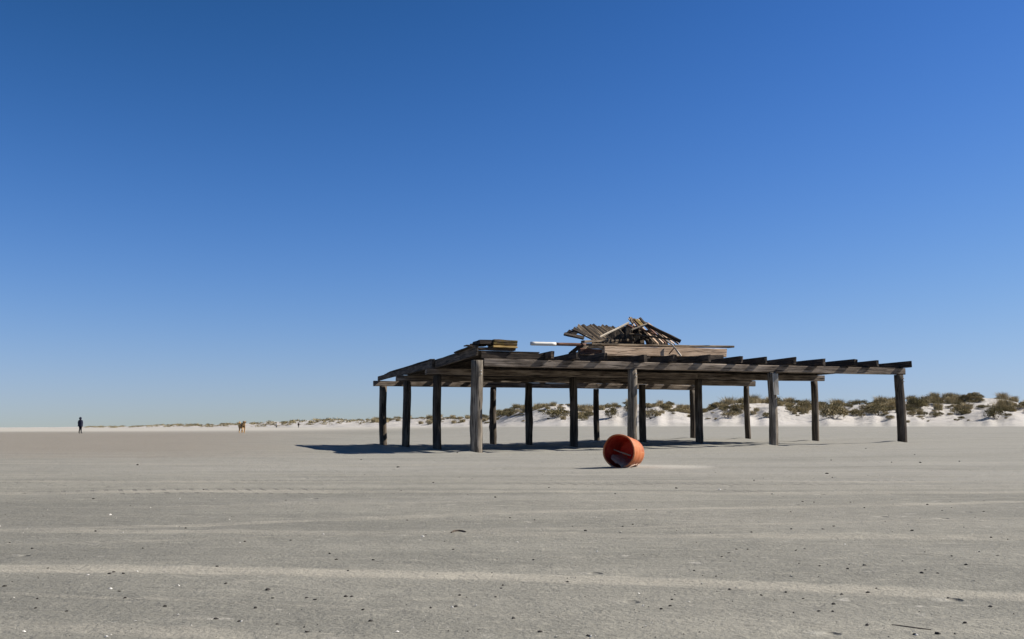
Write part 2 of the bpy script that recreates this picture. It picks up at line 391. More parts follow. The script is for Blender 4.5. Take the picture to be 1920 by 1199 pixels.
# ------------------------------------------------------------------ timber helpers
def timber(name, p, q, w, h, mat, up=(0, 0, 1), segs=6, jit=0.006, ch=0.012, warp=0.0, rnd=None, endcut=0.0):
    """a sawn timber from p to q, w across, h along 'up'; chamfered, slightly uneven, UV along the grain"""
    rnd = rnd or random
    p = np.array(p, float); q = np.array(q, float); d = q - p; L = np.linalg.norm(d); d /= L
    u = np.array(up, float); u -= d * u.dot(d); u /= np.linalg.norm(u); s = np.cross(d, u)
    ch = min(ch, w * 0.3, h * 0.3)
    a, b = w / 2, h / 2
    prof = [(-a + ch, -b), (a - ch, -b), (a, -b + ch), (a, b - ch), (a - ch, b), (-a + ch, b), (-a, b - ch), (-a, -b + ch)]
    per = [0]
    for i in range(8):
        x0, y0 = prof[i]; x1, y1 = prof[(i + 1) % 8]; per.append(per[-1] + math.hypot(x1 - x0, y1 - y0))
    uo, vo = rnd.uniform(0, 50), rnd.uniform(0, 50)
    ph1, ph2 = rnd.uniform(0, 6.28), rnd.uniform(0, 6.28)
    vs = []; fs = []; uv = []
    for k in range(segs + 1):
        f = k / segs; c = p + d * (L * f)
        c = c + u * (warp * math.sin(f * 3.1 + ph1)) + s * (warp * math.sin(f * 3.7 + ph2))
        for i, (x, y) in enumerate(prof):
            jx, jy = rnd.uniform(-jit, jit), rnd.uniform(-jit, jit)
            e = 0.0
            if k in (0, segs): e = rnd.uniform(-1, 1) * endcut
            vs.append(c + s * (x + jx) + u * (y + jy) + d * e)
    for k in range(segs):
        for i in range(8):
            j = (i + 1) % 8
            fs.append((k * 8 + i, k * 8 + j, (k + 1) * 8 + j, (k + 1) * 8 + i))
            u0, u1 = uo + L * k / segs, uo + L * (k + 1) / segs; v0, v1 = vo + per[i], vo + per[i + 1]
            uv += [(u0, v0), (u0, v1), (u1, v1), (u1, v0)]
    for k, rev in ((0, True), (segs, False)):
        ring = [k * 8 + i for i in range(8)]
        if rev: ring = ring[::-1]
        fs.append(tuple(ring))
        for r in ring:
            i = r % 8; uv.append((uo + prof[i][0] * 0.6, vo + prof[i][1]))
    return obj(name, vs, fs, mat, uv=uv)

def pole(name, p, q, r0, r1, mat, sides=14, rings=14, rough=0.06, knobs=(), seed=0, bend=0.0):
    """a round pole with an uneven, worn outline"""
    rg = random.Random(seed)
    p = np.array(p, float); q = np.array(q, float); d = q - p; L = np.linalg.norm(d); d /= L
    s = np.cross(d, (0.13, 1, 0.21)); s /= np.linalg.norm(s); t = np.cross(d, s)
    vs = []; fs = []; uv = []; uo, vo = rg.uniform(0, 50), rg.uniform(0, 50); b1, b2 = rg.uniform(0, 6.28), rg.uniform(0, 6.28)
    for k in range(rings + 1):
        f = k / rings; r = r0 + (r1 - r0) * f
        c = p + d * L * f + s * bend * math.sin(f * 5 + b1) + t * bend * math.sin(f * 4.1 + b2)
        for i in range(sides):
            a = 2 * math.pi * i / sides
            rr = r * (1 + rough * float(noise2(np.array(math.cos(a) * 1.3 + seed * 7.3), np.array(math.sin(a) * 1.3 + f * L * 2.2))) * 2
                      + rough * 0.5 * rg.uniform(-1, 1))
            for (kf, kd, kw, ka) in knobs:
                rr += r * ka * math.exp(-((f - kf) / kw) ** 2) * max(0, math.cos(a - kd))
            vs.append(c + s * rr * math.cos(a) + t * rr * math.sin(a))
    per = 2 * math.pi * r0 / sides
    for k in range(rings):
        for i in range(sides):
            j = (i + 1) % sides
            fs.append((k * sides + i, k * sides + j, (k + 1) * sides + j, (k + 1) * sides + i))
            u0, u1 = uo + L * k / rings, uo + L * (k + 1) / rings; v0, v1 = vo + per * i, vo + per * (i + 1)
            uv += [(u0, v0), (u0, v1), (u1, v1), (u1, v0)]
    for k, rev in ((0, True), (rings, False)):
        ring = [k * sides + i for i in range(sides)]
        if rev: ring = ring[::-1]
        fs.append(tuple(ring)); uv += [(uo, vo + 0.01 * (r % sides)) for r in ring]
    o = obj(name, vs, fs, mat, uv=uv)
    o.data.polygons.foreach_set('use_smooth', [len(pp.vertices) == 4 for pp in o.data.polygons])
    return o

# ------------------------------------------------------------------ the shelter
def add_ball(name, c, r, mat, squash=(1, 1, 1)):
    bm = bmesh.new(); bmesh.ops.create_icosphere(bm, subdivisions=2, radius=r)
    for v in bm.verts: v.co = Vector((v.co.x * squash[0], v.co.y * squash[1], v.co.z * squash[2]))
    me = bpy.data.meshes.new(name); bm.to_mesh(me); bm.free(); me.materials.append(mat)
    me.polygons.foreach_set('use_smooth', [True] * len(me.polygons))
    o = bpy.data.objects.new(name, me); C.objects.link(o); o.location = c; return o
BOLT = plain('galvanised_bolt', (0.45, 0.44, 0.42), 0.45)
OX, OY, PHI, SA, SB = -0.847, 24.2, 0.3165, 4.1216, 4.0264
UV_ = np.array([math.cos(PHI), math.sin(PHI)]); VV_ = np.array([-math.sin(PHI), math.cos(PHI)])
def S(u, v, z):                       # shelter coordinates: u along the front, v towards the back
    return np.array([OX + u * UV_[0] + v * VV_[0], OY + u * UV_[1] + v * VV_[1], z])
def roof_pt(px, py, v):               # point of the plane v = const seen at (px, py)
    d = view_dir(px, py); d2 = np.array([d.x, d.y])
    k = (v + np.dot((OX, OY), VV_)) / np.dot(d2, VV_)
    return np.array([d.x * k, d.y * k, EYE + d.z * k])
ZB0, ZB1, ZR1 = 2.09, 2.285, 2.47     # underside and top of the beams, top of the rafters
shelter = thing('timber_shelter', 'large open shelter of weathered grey posts and dark roof beams on the sand', 'shelter', tuple(S(0, 0, 0)))

knob = {(3, 1): [(0.25, 0.2, 0.06, 0.35), (0.42, 0.0, 0.07, 0.4), (0.62, 0.3, 0.08, 0.3), (0.1, 6.0, 0.05, 0.3)],
        (2, 1): [(0.5, 3.0, 0.1, 0.25), (0.7, 0.2, 0.06, 0.2)], (0, 0): [(0.42, 0.0, 0.05, 0.12), (0.33, 2.6, 0.05, 0.14)]}
RAD = {(0, 0): 0.150, (0, 1): 0.122, (0, 2): 0.118, (0, 3): 0.130, (1, 0): 0.122, (1, 1): 0.12, (1, 2): 0.118, (1, 3): 0.11,
       (2, 0): 0.13, (2, 1): 0.118, (2, 2): 0.12, (2, 3): 0.10, (3, 0): 0.135, (3, 1): 0.115, (3, 2): 0.11, (3, 3): 0.105}
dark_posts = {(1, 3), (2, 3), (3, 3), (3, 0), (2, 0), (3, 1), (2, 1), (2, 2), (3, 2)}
rgp = random.Random(3)
for i in range(4):
    for j in range(4):
        b = S(j * SA + rgp.uniform(-.03, .03), i * SB, 0); zg = float(ground_z(b[0], b[1])); b[2] = zg - 0.45
        t = S(j * SA, i * SB, 2.24 if (i, j) == (0, 0) else ZB0 - 0.002)
        r = RAD[(i, j)]
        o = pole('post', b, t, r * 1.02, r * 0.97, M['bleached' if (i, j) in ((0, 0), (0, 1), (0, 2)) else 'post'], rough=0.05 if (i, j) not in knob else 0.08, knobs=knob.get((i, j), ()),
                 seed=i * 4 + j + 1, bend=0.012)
        adopt(o, shelter)
        if i == 0:                                            # bolt heads through the front posts
            for zz in (1.98, 1.90):
                bo = add_ball('bolt', (0, 0, 0), 0.016, BOLT, (1, 1, 1)); bo.parent = o
                bo.location = Vector(S(j * SA + (0.06 if j != 2 else 0.10), -r * 0.93, zz)) - Vector(o.location) - ROOT[shelter.name]
# pale board nailed to the third front post
c = S(2 * SA + 0.02, -0.132, 0)
pb = timber('sign_board', S(2 * SA + 0.03, -0.135, 1.48), S(2 * SA + 0.015, -0.135, 2.05), 0.17, 0.022,
            wood_mat('bleached_board_wood', (0.20, 0.18, 0.15), (0.36, 0.34, 0.30), (0.5, 0.48, 0.44)), up=tuple(-np.append(VV_, 0)), segs=3)
pb['label'] = 'pale bleached board nailed to upper post'; adopt(pb, shelter)

def beam(v, u0, u1, h=0.19, w=0.16, name='beam', joints=(), z0=ZB0):
    us = [u0] + list(joints) + [u1]
    for a, b in zip(us[:-1], us[1:]):
        dz = rgp.uniform(-.006, .006)
        o = timber(name, S(a + 0.006, v, z0 + h / 2 + dz), S(b - 0.006, v, z0 + h / 2 + rgp.uniform(-.006, .006)), w, h - 0.004,
                   M['beam'], segs=10, jit=0.005, warp=0.006, endcut=0.008)
        adopt(o, shelter)
beam(0, 0.155, 3 * SA + 0.16, joints=(SA + 0.02,))
beam(SB, -0.34, 3 * SA + 0.36, joints=(SA * 1.98,))
beam(2 * SB, -0.36, 3 * SA + 0.34, joints=(SA * 0.99,))
beam(3 * SB, -0.36, 3 * SA + 0.12, joints=(SA * 2.0,))
# rafters
RU = [1.85, 2.54, 3.243, 4.388, 5.20, 6.184, 7.144, 7.818, 8.766, 9.617, 10.658, 11.354, 12.49]
for k, u in enumerate([0.85] + RU):
    ov = rgp.uniform(0.36, 0.46) if k else -0.05
    u = u - 0.05
    zt = ZR1 + rgp.uniform(-0.012, 0.014)
    hh = rgp.uniform(0.17, 0.19)
    mid = SB * rgp.choice((1.0, 2.0))
    o = timber('rafter', S(u, -ov, zt - hh / 2), S(u + rgp.uniform(-.08, .08), mid, ZB1 + hh / 2 + .003), rgp.uniform(0.075, 0.10), hh, M['rafter'], segs=8, jit=0.006, warp=0.012, endcut=0.02)
    adopt(o, shelter)
    o = timber('rafter', S(u + 0.1, mid - 0.25, ZB1 + hh / 2 + .004), S(u + rgp.uniform(-.02, .12), 3 * SB + 0.42, ZB1 + hh / 2 + .004), rgp.uniform(0.07, 0.09), hh, M['rafter'], segs=8, jit=0.006, warp=0.012, endcut=0.02)
    adopt(o, shelter)
# edge boards along the left side
for a, b, za, zb, h in ((-0.16, SB + 0.22, ZB1 + 0.17, ZB1 + 0.115, 0.235), (SB - 0.05, 2 * SB + 0.12, ZB1 + 0.115, ZB1 + 0.10, 0.21), (2 * SB + 0.13, 3 * SB + 0.30, ZB1 + 0.10, ZB1 + 0.085, 0.165)):
    uo = -0.05 if a < 1 else -0.13 if a < 6 else -0.12
    adopt(timber('edge_board', S(uo, a, za), S(uo, b, zb), 0.07, h, M['edge'], segs=8, warp=0.008, endcut=0.01), shelter)
adopt(timber('edge_board', S(0.10, 0.0, ZB1 + 0.085), S(1.74, 0.03, ZB1 + 0.08), 0.05, 0.16, M['rafter'], segs=6, warp=0.01), shelter)
# roof boards laid across the rafters
nb = 0
v = 0.55
while v < 3 * SB + 0.3:
    wv = rgp.uniform(0.17, 0.21)
    cuts = [0.0 + rgp.uniform(-.1, .1), rgp.uniform(3.6, 4.6), rgp.uniform(7.6, 8.6), 12.5 + rgp.uniform(-.25, .1)]
    for a, b in zip(cuts[:-1], cuts[1:]):
        if v < 2.2 and a > 1.5: continue
        if v > 11.4 and rgp.random() < 0.55: continue
        if v < 2.2: b = min(b, 1.75 + rgp.uniform(-.1, .1))
        adopt(timber('roof_board', S(a + .004, v, ZR1 + 0.034), S(b - .004, v, ZR1 + 0.034 + rgp.uniform(0, .006)), wv, 0.024, M['rafter'], segs=2, jit=0.002, ch=0.004), shelter)
    v += wv + 0.006
# split shakes left on the left edge
for (x0, y0, x1, y1, va, vb) in ((735, 694, 806, 676, 10.2, 4.6), (806, 675, 816, 676, 4.9, 4.2), (858, 664, 905, 655, 1.6, 0.0)):
    a = S(-0.1, va, ZB1 + 0.245 - 0.006 * va + 0.02); b = S(-0.1, vb, ZB1 + 0.275 - 0.012 * vb + 0.02)
    adopt(timber('edge_strip', a, b, 0.14, 0.03, M['rafter'], segs=5, jit=0.006), shelter)

# ------------------------------------------------------------------ loose timber lying on the shelter roof
def plank(name, label, cat, a, b, w, h, mat, group=None, up=(0, 0, 1), **kw):
    o = timber(name, a, b, w, h, M[mat], up=up, **kw); tag(o, label, cat, group); return o
def rp(px, py, v): return roof_pt(px, py, v)
# stack at the near corner
zt0 = ZR1 + 0.05
pk = [(0.30, 1.02, 2.735, 0.075, 'moss'), (0.27, 1.02, 2.655, 0.075, 'moss')]
plank('plank_stack_board', 'mossy board, upper one of the short stack on the near roof corner', 'board', S(0.44, 0.28, 2.737), S(1.04, 0.28, 2.722), 0.55, 0.066, 'moss', segs=4)
plank('plank_stack_board', 'mossy board, lower one of the short stack on the near roof corner', 'board', S(0.42, 0.28, 2.667), S(1.03, 0.28, 2.653), 0.56, 0.066, 'moss', segs=4)
plank('plank', 'bright tan board lying beneath the mossy stack on the near roof corner', 'board', S(0.40, 0.20, 2.592), S(1.02, 0.20, 2.580), 0.50, 0.045, 'yellow', segs=4)
plank('beam_offcut', 'dark timber offcut under the tan board on the near roof corner', 'board', S(0.06, 0.16, 2.535), S(1.00, 0.16, 2.532), 0.24, 0.066, 'rafter', segs=4)
plank('beam_offcut', 'dark upright sided block at left end of the mossy stack', 'board', S(0.22, 0.02, 2.70), S(0.24, 0.72, 2.70), 0.30, 0.10, 'rafter', segs=4)
plank('plank', 'thin dark board overhanging the left roof edge beside the mossy stack', 'board', S(-0.22, 0.30, 2.612), S(0.30, 0.36, 2.63), 0.22, 0.03, 'rafter', segs=4)
plank('plank', 'short dark board end sticking up left of the mossy stack', 'board', S(0.02, 0.62, 2.67), S(0.42, 0.62, 2.685), 0.25, 0.055, 'rafter', segs=3)

# long tan box beam and the plank over it
plank('long_beam', 'long pale tan beam lying on the roof below the collapsed boards', 'beam', rp(1131, 658.8, 1.35), rp(1360, 662.3, 2.45), 0.12, 0.25, 'tan', segs=12, warp=0.006, endcut=0.03)
plank('long_plank', 'long thin grey plank resting on top of the tan beam', 'plank', rp(1104, 645.5, 1.40), rp(1371, 651.5, 2.60), 0.26, 0.06, 'board', segs=10, warp=0.012, endcut=0.02)
plank('bearer', 'dark brown timber block behind left end of the tan beam', 'beam', rp(1086, 659, 1.7), rp(1140, 661, 1.7), 0.2, 0.15, 'brown', segs=4)
plank('bearer', 'dark leaning timber under the white pole on the roof', 'beam', rp(1093, 645, 2.1), rp(1068, 665, 2.3), 0.12, 0.10, 'rafter', segs=4)
plank('bearer', 'dark grey block beneath left end of the long grey plank', 'beam', rp(1090, 650, 2.2), rp(1132, 651, 2.2), 0.15, 0.11, 'board', segs=4)
plank('plank', 'short board end leaning between the dark bearers on the roof', 'plank', rp(1091, 657, 1.7), rp(1100, 648, 1.9), 0.10, 0.05, 'board', segs=3)
plank('plank', 'flat thin board on the rafters left of the tan beam', 'plank', rp(1085, 665, 1.5), rp(1120, 666, 1.5), 0.2, 0.035, 'tan', segs=3)
plank('bearer', 'dark low timber under the left part of the tan beam', 'beam', rp(1072, 670, 1.5), rp(1215, 671, 1.8), 0.22, 0.10, 'rafter', segs=6)
plank('bearer', 'dark low timber under the right part of the tan beam', 'beam', rp(1212, 671.5, 1.95), rp(1352, 671, 2.40), 0.22, 0.15, 'rafter', segs=6)
# white pole
wp = thing('pole', 'white painted pole with bare brown end jutting left from the collapsed boards', 'pole', tuple(rp(1060, 646, 2.1)))
whm = plain('chalky_white_paint', (0.74, 0.70, 0.62), 0.6, 0.1, 14)
adopt(pole('painted_end', rp(995, 644.6, 2.1), rp(1042, 645.6, 2.1), 0.052, 0.052, whm, 12, 6, 0.03, seed=51), wp)
adopt(pole('bare_end', rp(1042, 645.6, 2.1), rp(1100, 647, 2.1), 0.045, 0.045, M['brown'], 12, 8, 0.05, seed=52), wp)
# pale sticks
plank('stick', 'pale straight lath leaning up to the peak of the collapsed boards', 'stick', rp(1125, 632.5, 2.2), rp(1179, 605.5, 2.6), 0.05, 0.05, 'pale', segs=4)
plank('stick', 'pale lath slanting down across the right of the tan beam', 'stick', rp(1257, 643, 1.75), rp(1277, 668, 1.70), 0.05, 0.045, 'pale', segs=4)
plank('stick', 'short brown stick crossing below the slanting pale lath', 'stick', rp(1265, 652, 1.72), rp(1254, 665, 1.72), 0.03, 0.03, 'brown', segs=3)
plank('stick', 'short pale stick crossing the board ends near the peak', 'stick', rp(1184, 619, 2.35), rp(1213, 608, 2.4), 0.06, 0.035, 'pale', segs=3)

# left collapsed panel: boards fanned with free upper ends
rg = random.Random(5)
lp = thing('collapsed_board_panel', 'left collapsed roof panel of dark boards with ragged upper ends', 'roof panel', tuple(rp(1120, 636, 3.0)))
for k in range(15):
    v0 = 2.5 + 0.17 * k
    x0 = 1083 + 5.6 * k + rg.uniform(-2, 2); y0 = 610.5 + 0.25 * k + rg.uniform(-1.6, 1.6)
    x1 = 1124 + 5.4 * k; y1 = 644 + rg.uniform(-1, 1)
    adopt(timber('board', rp(x0, y0, v0 + 0.55), rp(x1, y1, v0), 0.135, 0.03, M[('board', 'rafter', 'board', 'edge')[k % 4]], up=(-0.45, -0.3, 0.85), segs=4, jit=0.006, endcut=0.04), lp)
for (x0, y0, x1, y1, v0, nm) in ((1058, 626.5, 1094, 634, 2.3, 'rafter'), (1074, 616, 1110, 634, 2.4, 'rafter'), (1066, 622, 1080, 627, 2.9, 'rafter')):
    adopt(timber('board', rp(x0, y0, v0 + 0.3), rp(x1, y1, v0), 0.14, 0.05, M[nm], up=(-0.3, -0.5, 0.8), segs=4, jit=0.006, endcut=0.03), lp)
adopt(timber('batten', rp(1092, 641, 2.25), rp(1188, 638, 3.3), 0.10, 0.07, M['board'], segs=4), lp)
plank('plank', 'short pale board poking out low on the left collapsed panel', 'plank', rp(1098, 630, 2.2), rp(1109, 635, 2.15), 0.07, 0.035, 'pale', segs=3)
# right collapsed panel
rpn = thing('collapsed_board_panel', 'right collapsed roof panel of brown boards sloping down from the peak', 'roof panel', tuple(rp(1230, 640, 3.0)))
n = 9
for k in range(n):
    f = k / (n - 1)
    v0 = 4.1 - 1.55 * f
    x0 = 1181 + 33 * f + rg.uniform(-1.5, 1.5); y0 = 599 + 9 * f * f + rg.uniform(-1.5, 1.5)
    x1 = 1214 + 57 * f + rg.uniform(-1.5, 1.5); y1 = 644 + rg.uniform(-0.6, 1.2)
    adopt(timber('board', rp(x0, y0, v0), rp(x1, y1, v0 - 0.1), 0.155, 0.03, M[['tan', 'brown', 'board', 'tan'][k % 4]], up=(0.5, -0.35, 0.8), segs=4, jit=0.006, endcut=0.04), rpn)
adopt(timber('edge_beam', rp(1211, 609, 2.45), rp(1275, 640, 2.4), 0.14, 0.10, M['rafter'], up=(0.4, -0.2, 0.9), segs=5), rpn)
adopt(timber('batten', rp(1180, 626, 2.55), rp(1262, 637, 2.45), 0.06, 0.05, M['board'], segs=3), rpn)
adopt(timber('batten', rp(1186, 612, 3.0), rp(1240, 632, 2.5), 0.06, 0.05, M['brown'], segs=3), rpn)
for (x0, y0, x1, y1, v0, nm) in ((1182, 596, 1186, 606, 3.2, 'board'), (1200, 597, 1211, 610, 2.9, 'rafter'), (1189, 598, 1200, 611, 3.1, 'moss'), (1176, 609, 1188, 616, 2.7, 'brown')):
    adopt(timber('board', rp(x0, y0, v0), rp(x1, y1, v0 - 0.2), 0.09, 0.04, M[nm], up=(0.3, -0.6, 0.7), segs=3, jit=0.006, endcut=0.03), rpn)
plank('plank', 'bright yellow board at the very peak of the pile on the roof', 'plank', rp(1193, 599.5, 2.75), rp(1206, 613, 2.6), 0.10, 0.035, 'yellow', up=(0.2, -0.9, 0.4), segs=3)
# dark boards standing behind between the two panels
bp = thing('inner_board_panel', 'dark brown boards filling the hollow between the two collapsed panels', 'roof panel', tuple(rp(1180, 640, 3.6)))
for k in range(13):
    f = k / 12; x = 1118 + 128 * f
    top = 633 - 24 * (1 - abs(x - 1182) / 66) + rg.uniform(-1, 1)
    top = min(top, 638)
    adopt(timber('board', rp(x - 3, top, 3.7 + 0.05 * (k % 3)), rp(x + rg.uniform(-2, 5), 649, 3.55), 0.20, 0.03, M['rafter' if k % 2 else 'board'], up=(0, -1, 0.1), segs=3, jit=0.005), bp)
for (x0, y0, x1, y1) in ((1160, 617, 1170, 630), (1195, 624, 1206, 632), (1203, 634, 1216, 640)):
    adopt(timber('batten', rp(x0, y0, 3.3), rp(x1, y1, 3.2), 0.07, 0.04, M['board'], up=(0, -1, 0), segs=2), bp)

# ------------------------------------------------------------------ the tub
def tub_mat():
    t = NT('faded_orange_plastic', 0.55, 0.35); P = t.objc()
    a = t.noise(P, 3.0, 5, 0.6); b = t.noise(P, 16.0, 5, 0.65)
    col = t.mix(t.smooth(a, 0.35, 0.68), c4(0.48, 0.12, 0.04), c4(0.62, 0.22, 0.08))
    col = t.mix(t.math('MULTIPLY', t.smooth(b, 0.52, 0.72), 0.55), col, c4(0.66, 0.40, 0.21))
    col = t.mix(t.math('MULTIPLY', t.smooth(t.noise(P, 7.0, 4), 0.6, 0.75), 0.5), col, c4(0.30, 0.05, 0.03))
    so = t.n.new('ShaderNodeSeparateXYZ'); t.l.new(P, so.inputs[0])
    dust = t.math('MULTIPLY', t.smooth(so.outputs[2], -0.08, -0.24), t.smooth(b, 0.40, 0.58))
    col = t.mix(t.math('MULTIPLY', dust, 0.7), col, c4(0.30, 0.25, 0.19))
    scr = t.noise(t.vmul(P, (6.0, 6.0, 60.0)), 1.0, 3, 0.6)
    col = t.mix(t.math('MULTIPLY', t.smooth(scr, 0.60, 0.72), 0.4), col, c4(0.68, 0.46, 0.32))
    t.color(col); t.normal(t.bump(b, 0.25, 0.012)); return thin(t, col, 0.22)
def thin(t, col, k):                                          # thin plastic lets some light through
    tr = t.n.new('ShaderNodeBsdfTranslucent'); t.put(tr.inputs['Color'], col)
    mx = t.n.new('ShaderNodeMixShader'); mx.inputs[0].default_value = k
    t.l.new(t.b.outputs[0], mx.inputs[1]); t.l.new(tr.outputs[0], mx.inputs[2])
    t.l.new(mx.outputs[0], t.n['Material Output'].inputs['Surface']); return t.m
def tub_in_mat():
    t = NT('dirty_red_plastic_lining', 0.6, 0.3); P = t.objc()
    a = t.noise(P, 9.0, 5, 0.65)
    col = t.mix(t.smooth(a, 0.4, 0.7), c4(0.36, 0.034, 0.022), c4(0.46, 0.085, 0.05)); t.color(col); return thin(t, col, 0.35)
def build_tub():
    base = ground_hit(1160, 878)
    yc = base.y + 0.10
    root = thing('plastic_tub', 'faded orange plastic tub lying on its side in front of the shelter', 'tub', (1.66, yc, base.z))
    L, r0, r1 = 0.44, 0.253, 0.205
    ns, nl = 60, 16
    th = R(33)
    # axis from the open rim (towards the viewer's left) to the closed end
    rim_c = Vector((1.585, yc, base.z + r0 - 0.012))
    ax = Vector((math.sin(th), math.cos(th), -0.085)).normalized()
    sd = ax.cross(Vector((0, 0, 1))).normalized(); up = sd.cross(ax).normalized()
    def pt(f, a, r):
        # slight sag and a dented rim
        k = 1 + (0.020 * math.cos(2 * a + 0.6) + 0.012 * math.cos(5 * a + 2.0)) * (1 - f)
        return rim_c + ax * (L * f) + (sd * math.cos(a) + up * math.sin(a)) * r * k
    rg = random.Random(4)
    def wall(inner):
        vs = []; fs = []
        for k in range(nl + 1):
            f = k / nl
            r = r0 + (r1 - r0) * f
            if not inner and k in (3, 4, 9, 14): r += 0.009
            if inner: r -= 0.012
            for i in range(ns): vs.append(pt(f if not inner else min(f, 0.965), 2 * math.pi * i / ns, r))
        for k in range(nl):
            for i in range(ns):
                j = (i + 1) % ns; q = (k * ns + i, k * ns + j, (k + 1) * ns + j, (k + 1) * ns + i)
                fs.append(q if not inner else q[::-1])
        return vs, fs
    om, im = tub_mat(), tub_in_mat()
    vo, fo = wall(False)
    # closed end with drain slots
    b0 = len(vo); rings = 5
    for k in range(rings + 1):
        rr = r1 * (1 - k / rings)
        for i in range(ns): vo.append(pt(1.0 - 0.015 * math.sin(k), 2 * math.pi * i / ns, max(rr, 0.004)))
    for k in range(rings):
        for i in range(ns):
            if k == 2 and i % 10 == 0 and i > 40: continue
            j = (i + 1) % ns; fo.append((b0 + k * ns + i, b0 + k * ns + j, b0 + (k + 1) * ns + j, b0 + (k + 1) * ns + i))
    adopt(obj('wall', vo, fo, om, smooth=True), root)
    vi, fi = wall(True)
    b0 = len(vi)
    for k in range(rings + 1):
        rr = (r1 - 0.012) * (1 - k / rings)
        for i in range(ns): vi.append(pt(0.965, 2 * math.pi * i / ns, max(rr, 0.004)))
    for k in range(rings):
        for i in range(ns):
            if k == 2 and i % 10 == 0 and i > 40: continue
            j = (i + 1) % ns; fi.append((b0 + k * ns + j, b0 + k * ns + i, b0 + (k + 1) * ns + i, b0 + (k + 1) * ns + j))
    adopt(obj('lining', vi, fi, im, smooth=True), root)
    # rolled rim
    vs = []; fs = []; nr = 8
    for i in range(ns):
        a = 2 * math.pi * i / ns
        for m in range(nr):
            b = 2 * math.pi * m / nr
            vs.append(pt(0.0, a, r0 - 0.004 + 0.013 * math.cos(b)) + ax * 0.016 * math.sin(b))
    for i in range(ns):
        for m in range(nr):
            fs.append((i * nr + m, ((i + 1) % ns) * nr + m, ((i + 1) % ns) * nr + (m + 1) % nr, i * nr + (m + 1) % nr))
    adopt(obj('rim', vs, fs, om, smooth=True), root)
    # sand that has blown into it
    vs = []; fs = []; nx, ny = 14, 14
    for k in range(nx + 1):
        f = 0.02 + 0.92 * k / nx; r = r0 + (r1 - r0) * f - 0.014
        lvl = -0.075 - 0.13 * (1 - f) ** 1.3 + 0.02 * math.sin(f * 6)
        half = math.sqrt(max(r * r - lvl * lvl, 1e-5))
        for m in range(ny + 1):
            s = -1 + 2 * m / ny
            c = rim_c + ax * (L * f) + sd * (s * half) + up * (lvl + 0.02 * s * s - 0.075 * s + 0.013 * rg.uniform(-1, 1))
            vs.append(c)
    for k in range(nx):
        for m in range(ny):
            a = k * (ny + 1) + m; fs.append((a, a + 1, a + ny + 2, a + ny + 1))
    o = obj('blown_sand', vs, fs, plain('blown_in_sand', (0.33, 0.24, 0.18), 0.95, 0.35, 25), smooth=True)
    adopt(o, root)
    for k, (sa, sb, nm) in enumerate(((0.16, 0.04, 'pale'),)):
        a = rim_c + ax * 0.16 - sd * 0.17 + up * 0.035; b = rim_c + ax * 0.30 + sd * 0.05 + up * -0.045
        if sd.x < 0: a = rim_c + ax * 0.16 + sd * 0.17 + up * 0.035; b = rim_c + ax * 0.30 - sd * 0.05 + up * -0.045
        lath = timber('stick', a, b, 0.03, 0.022, M[nm], segs=3); tag(lath, 'short pale lath lying inside the orange tub', 'stick')
    return root
build_tub()

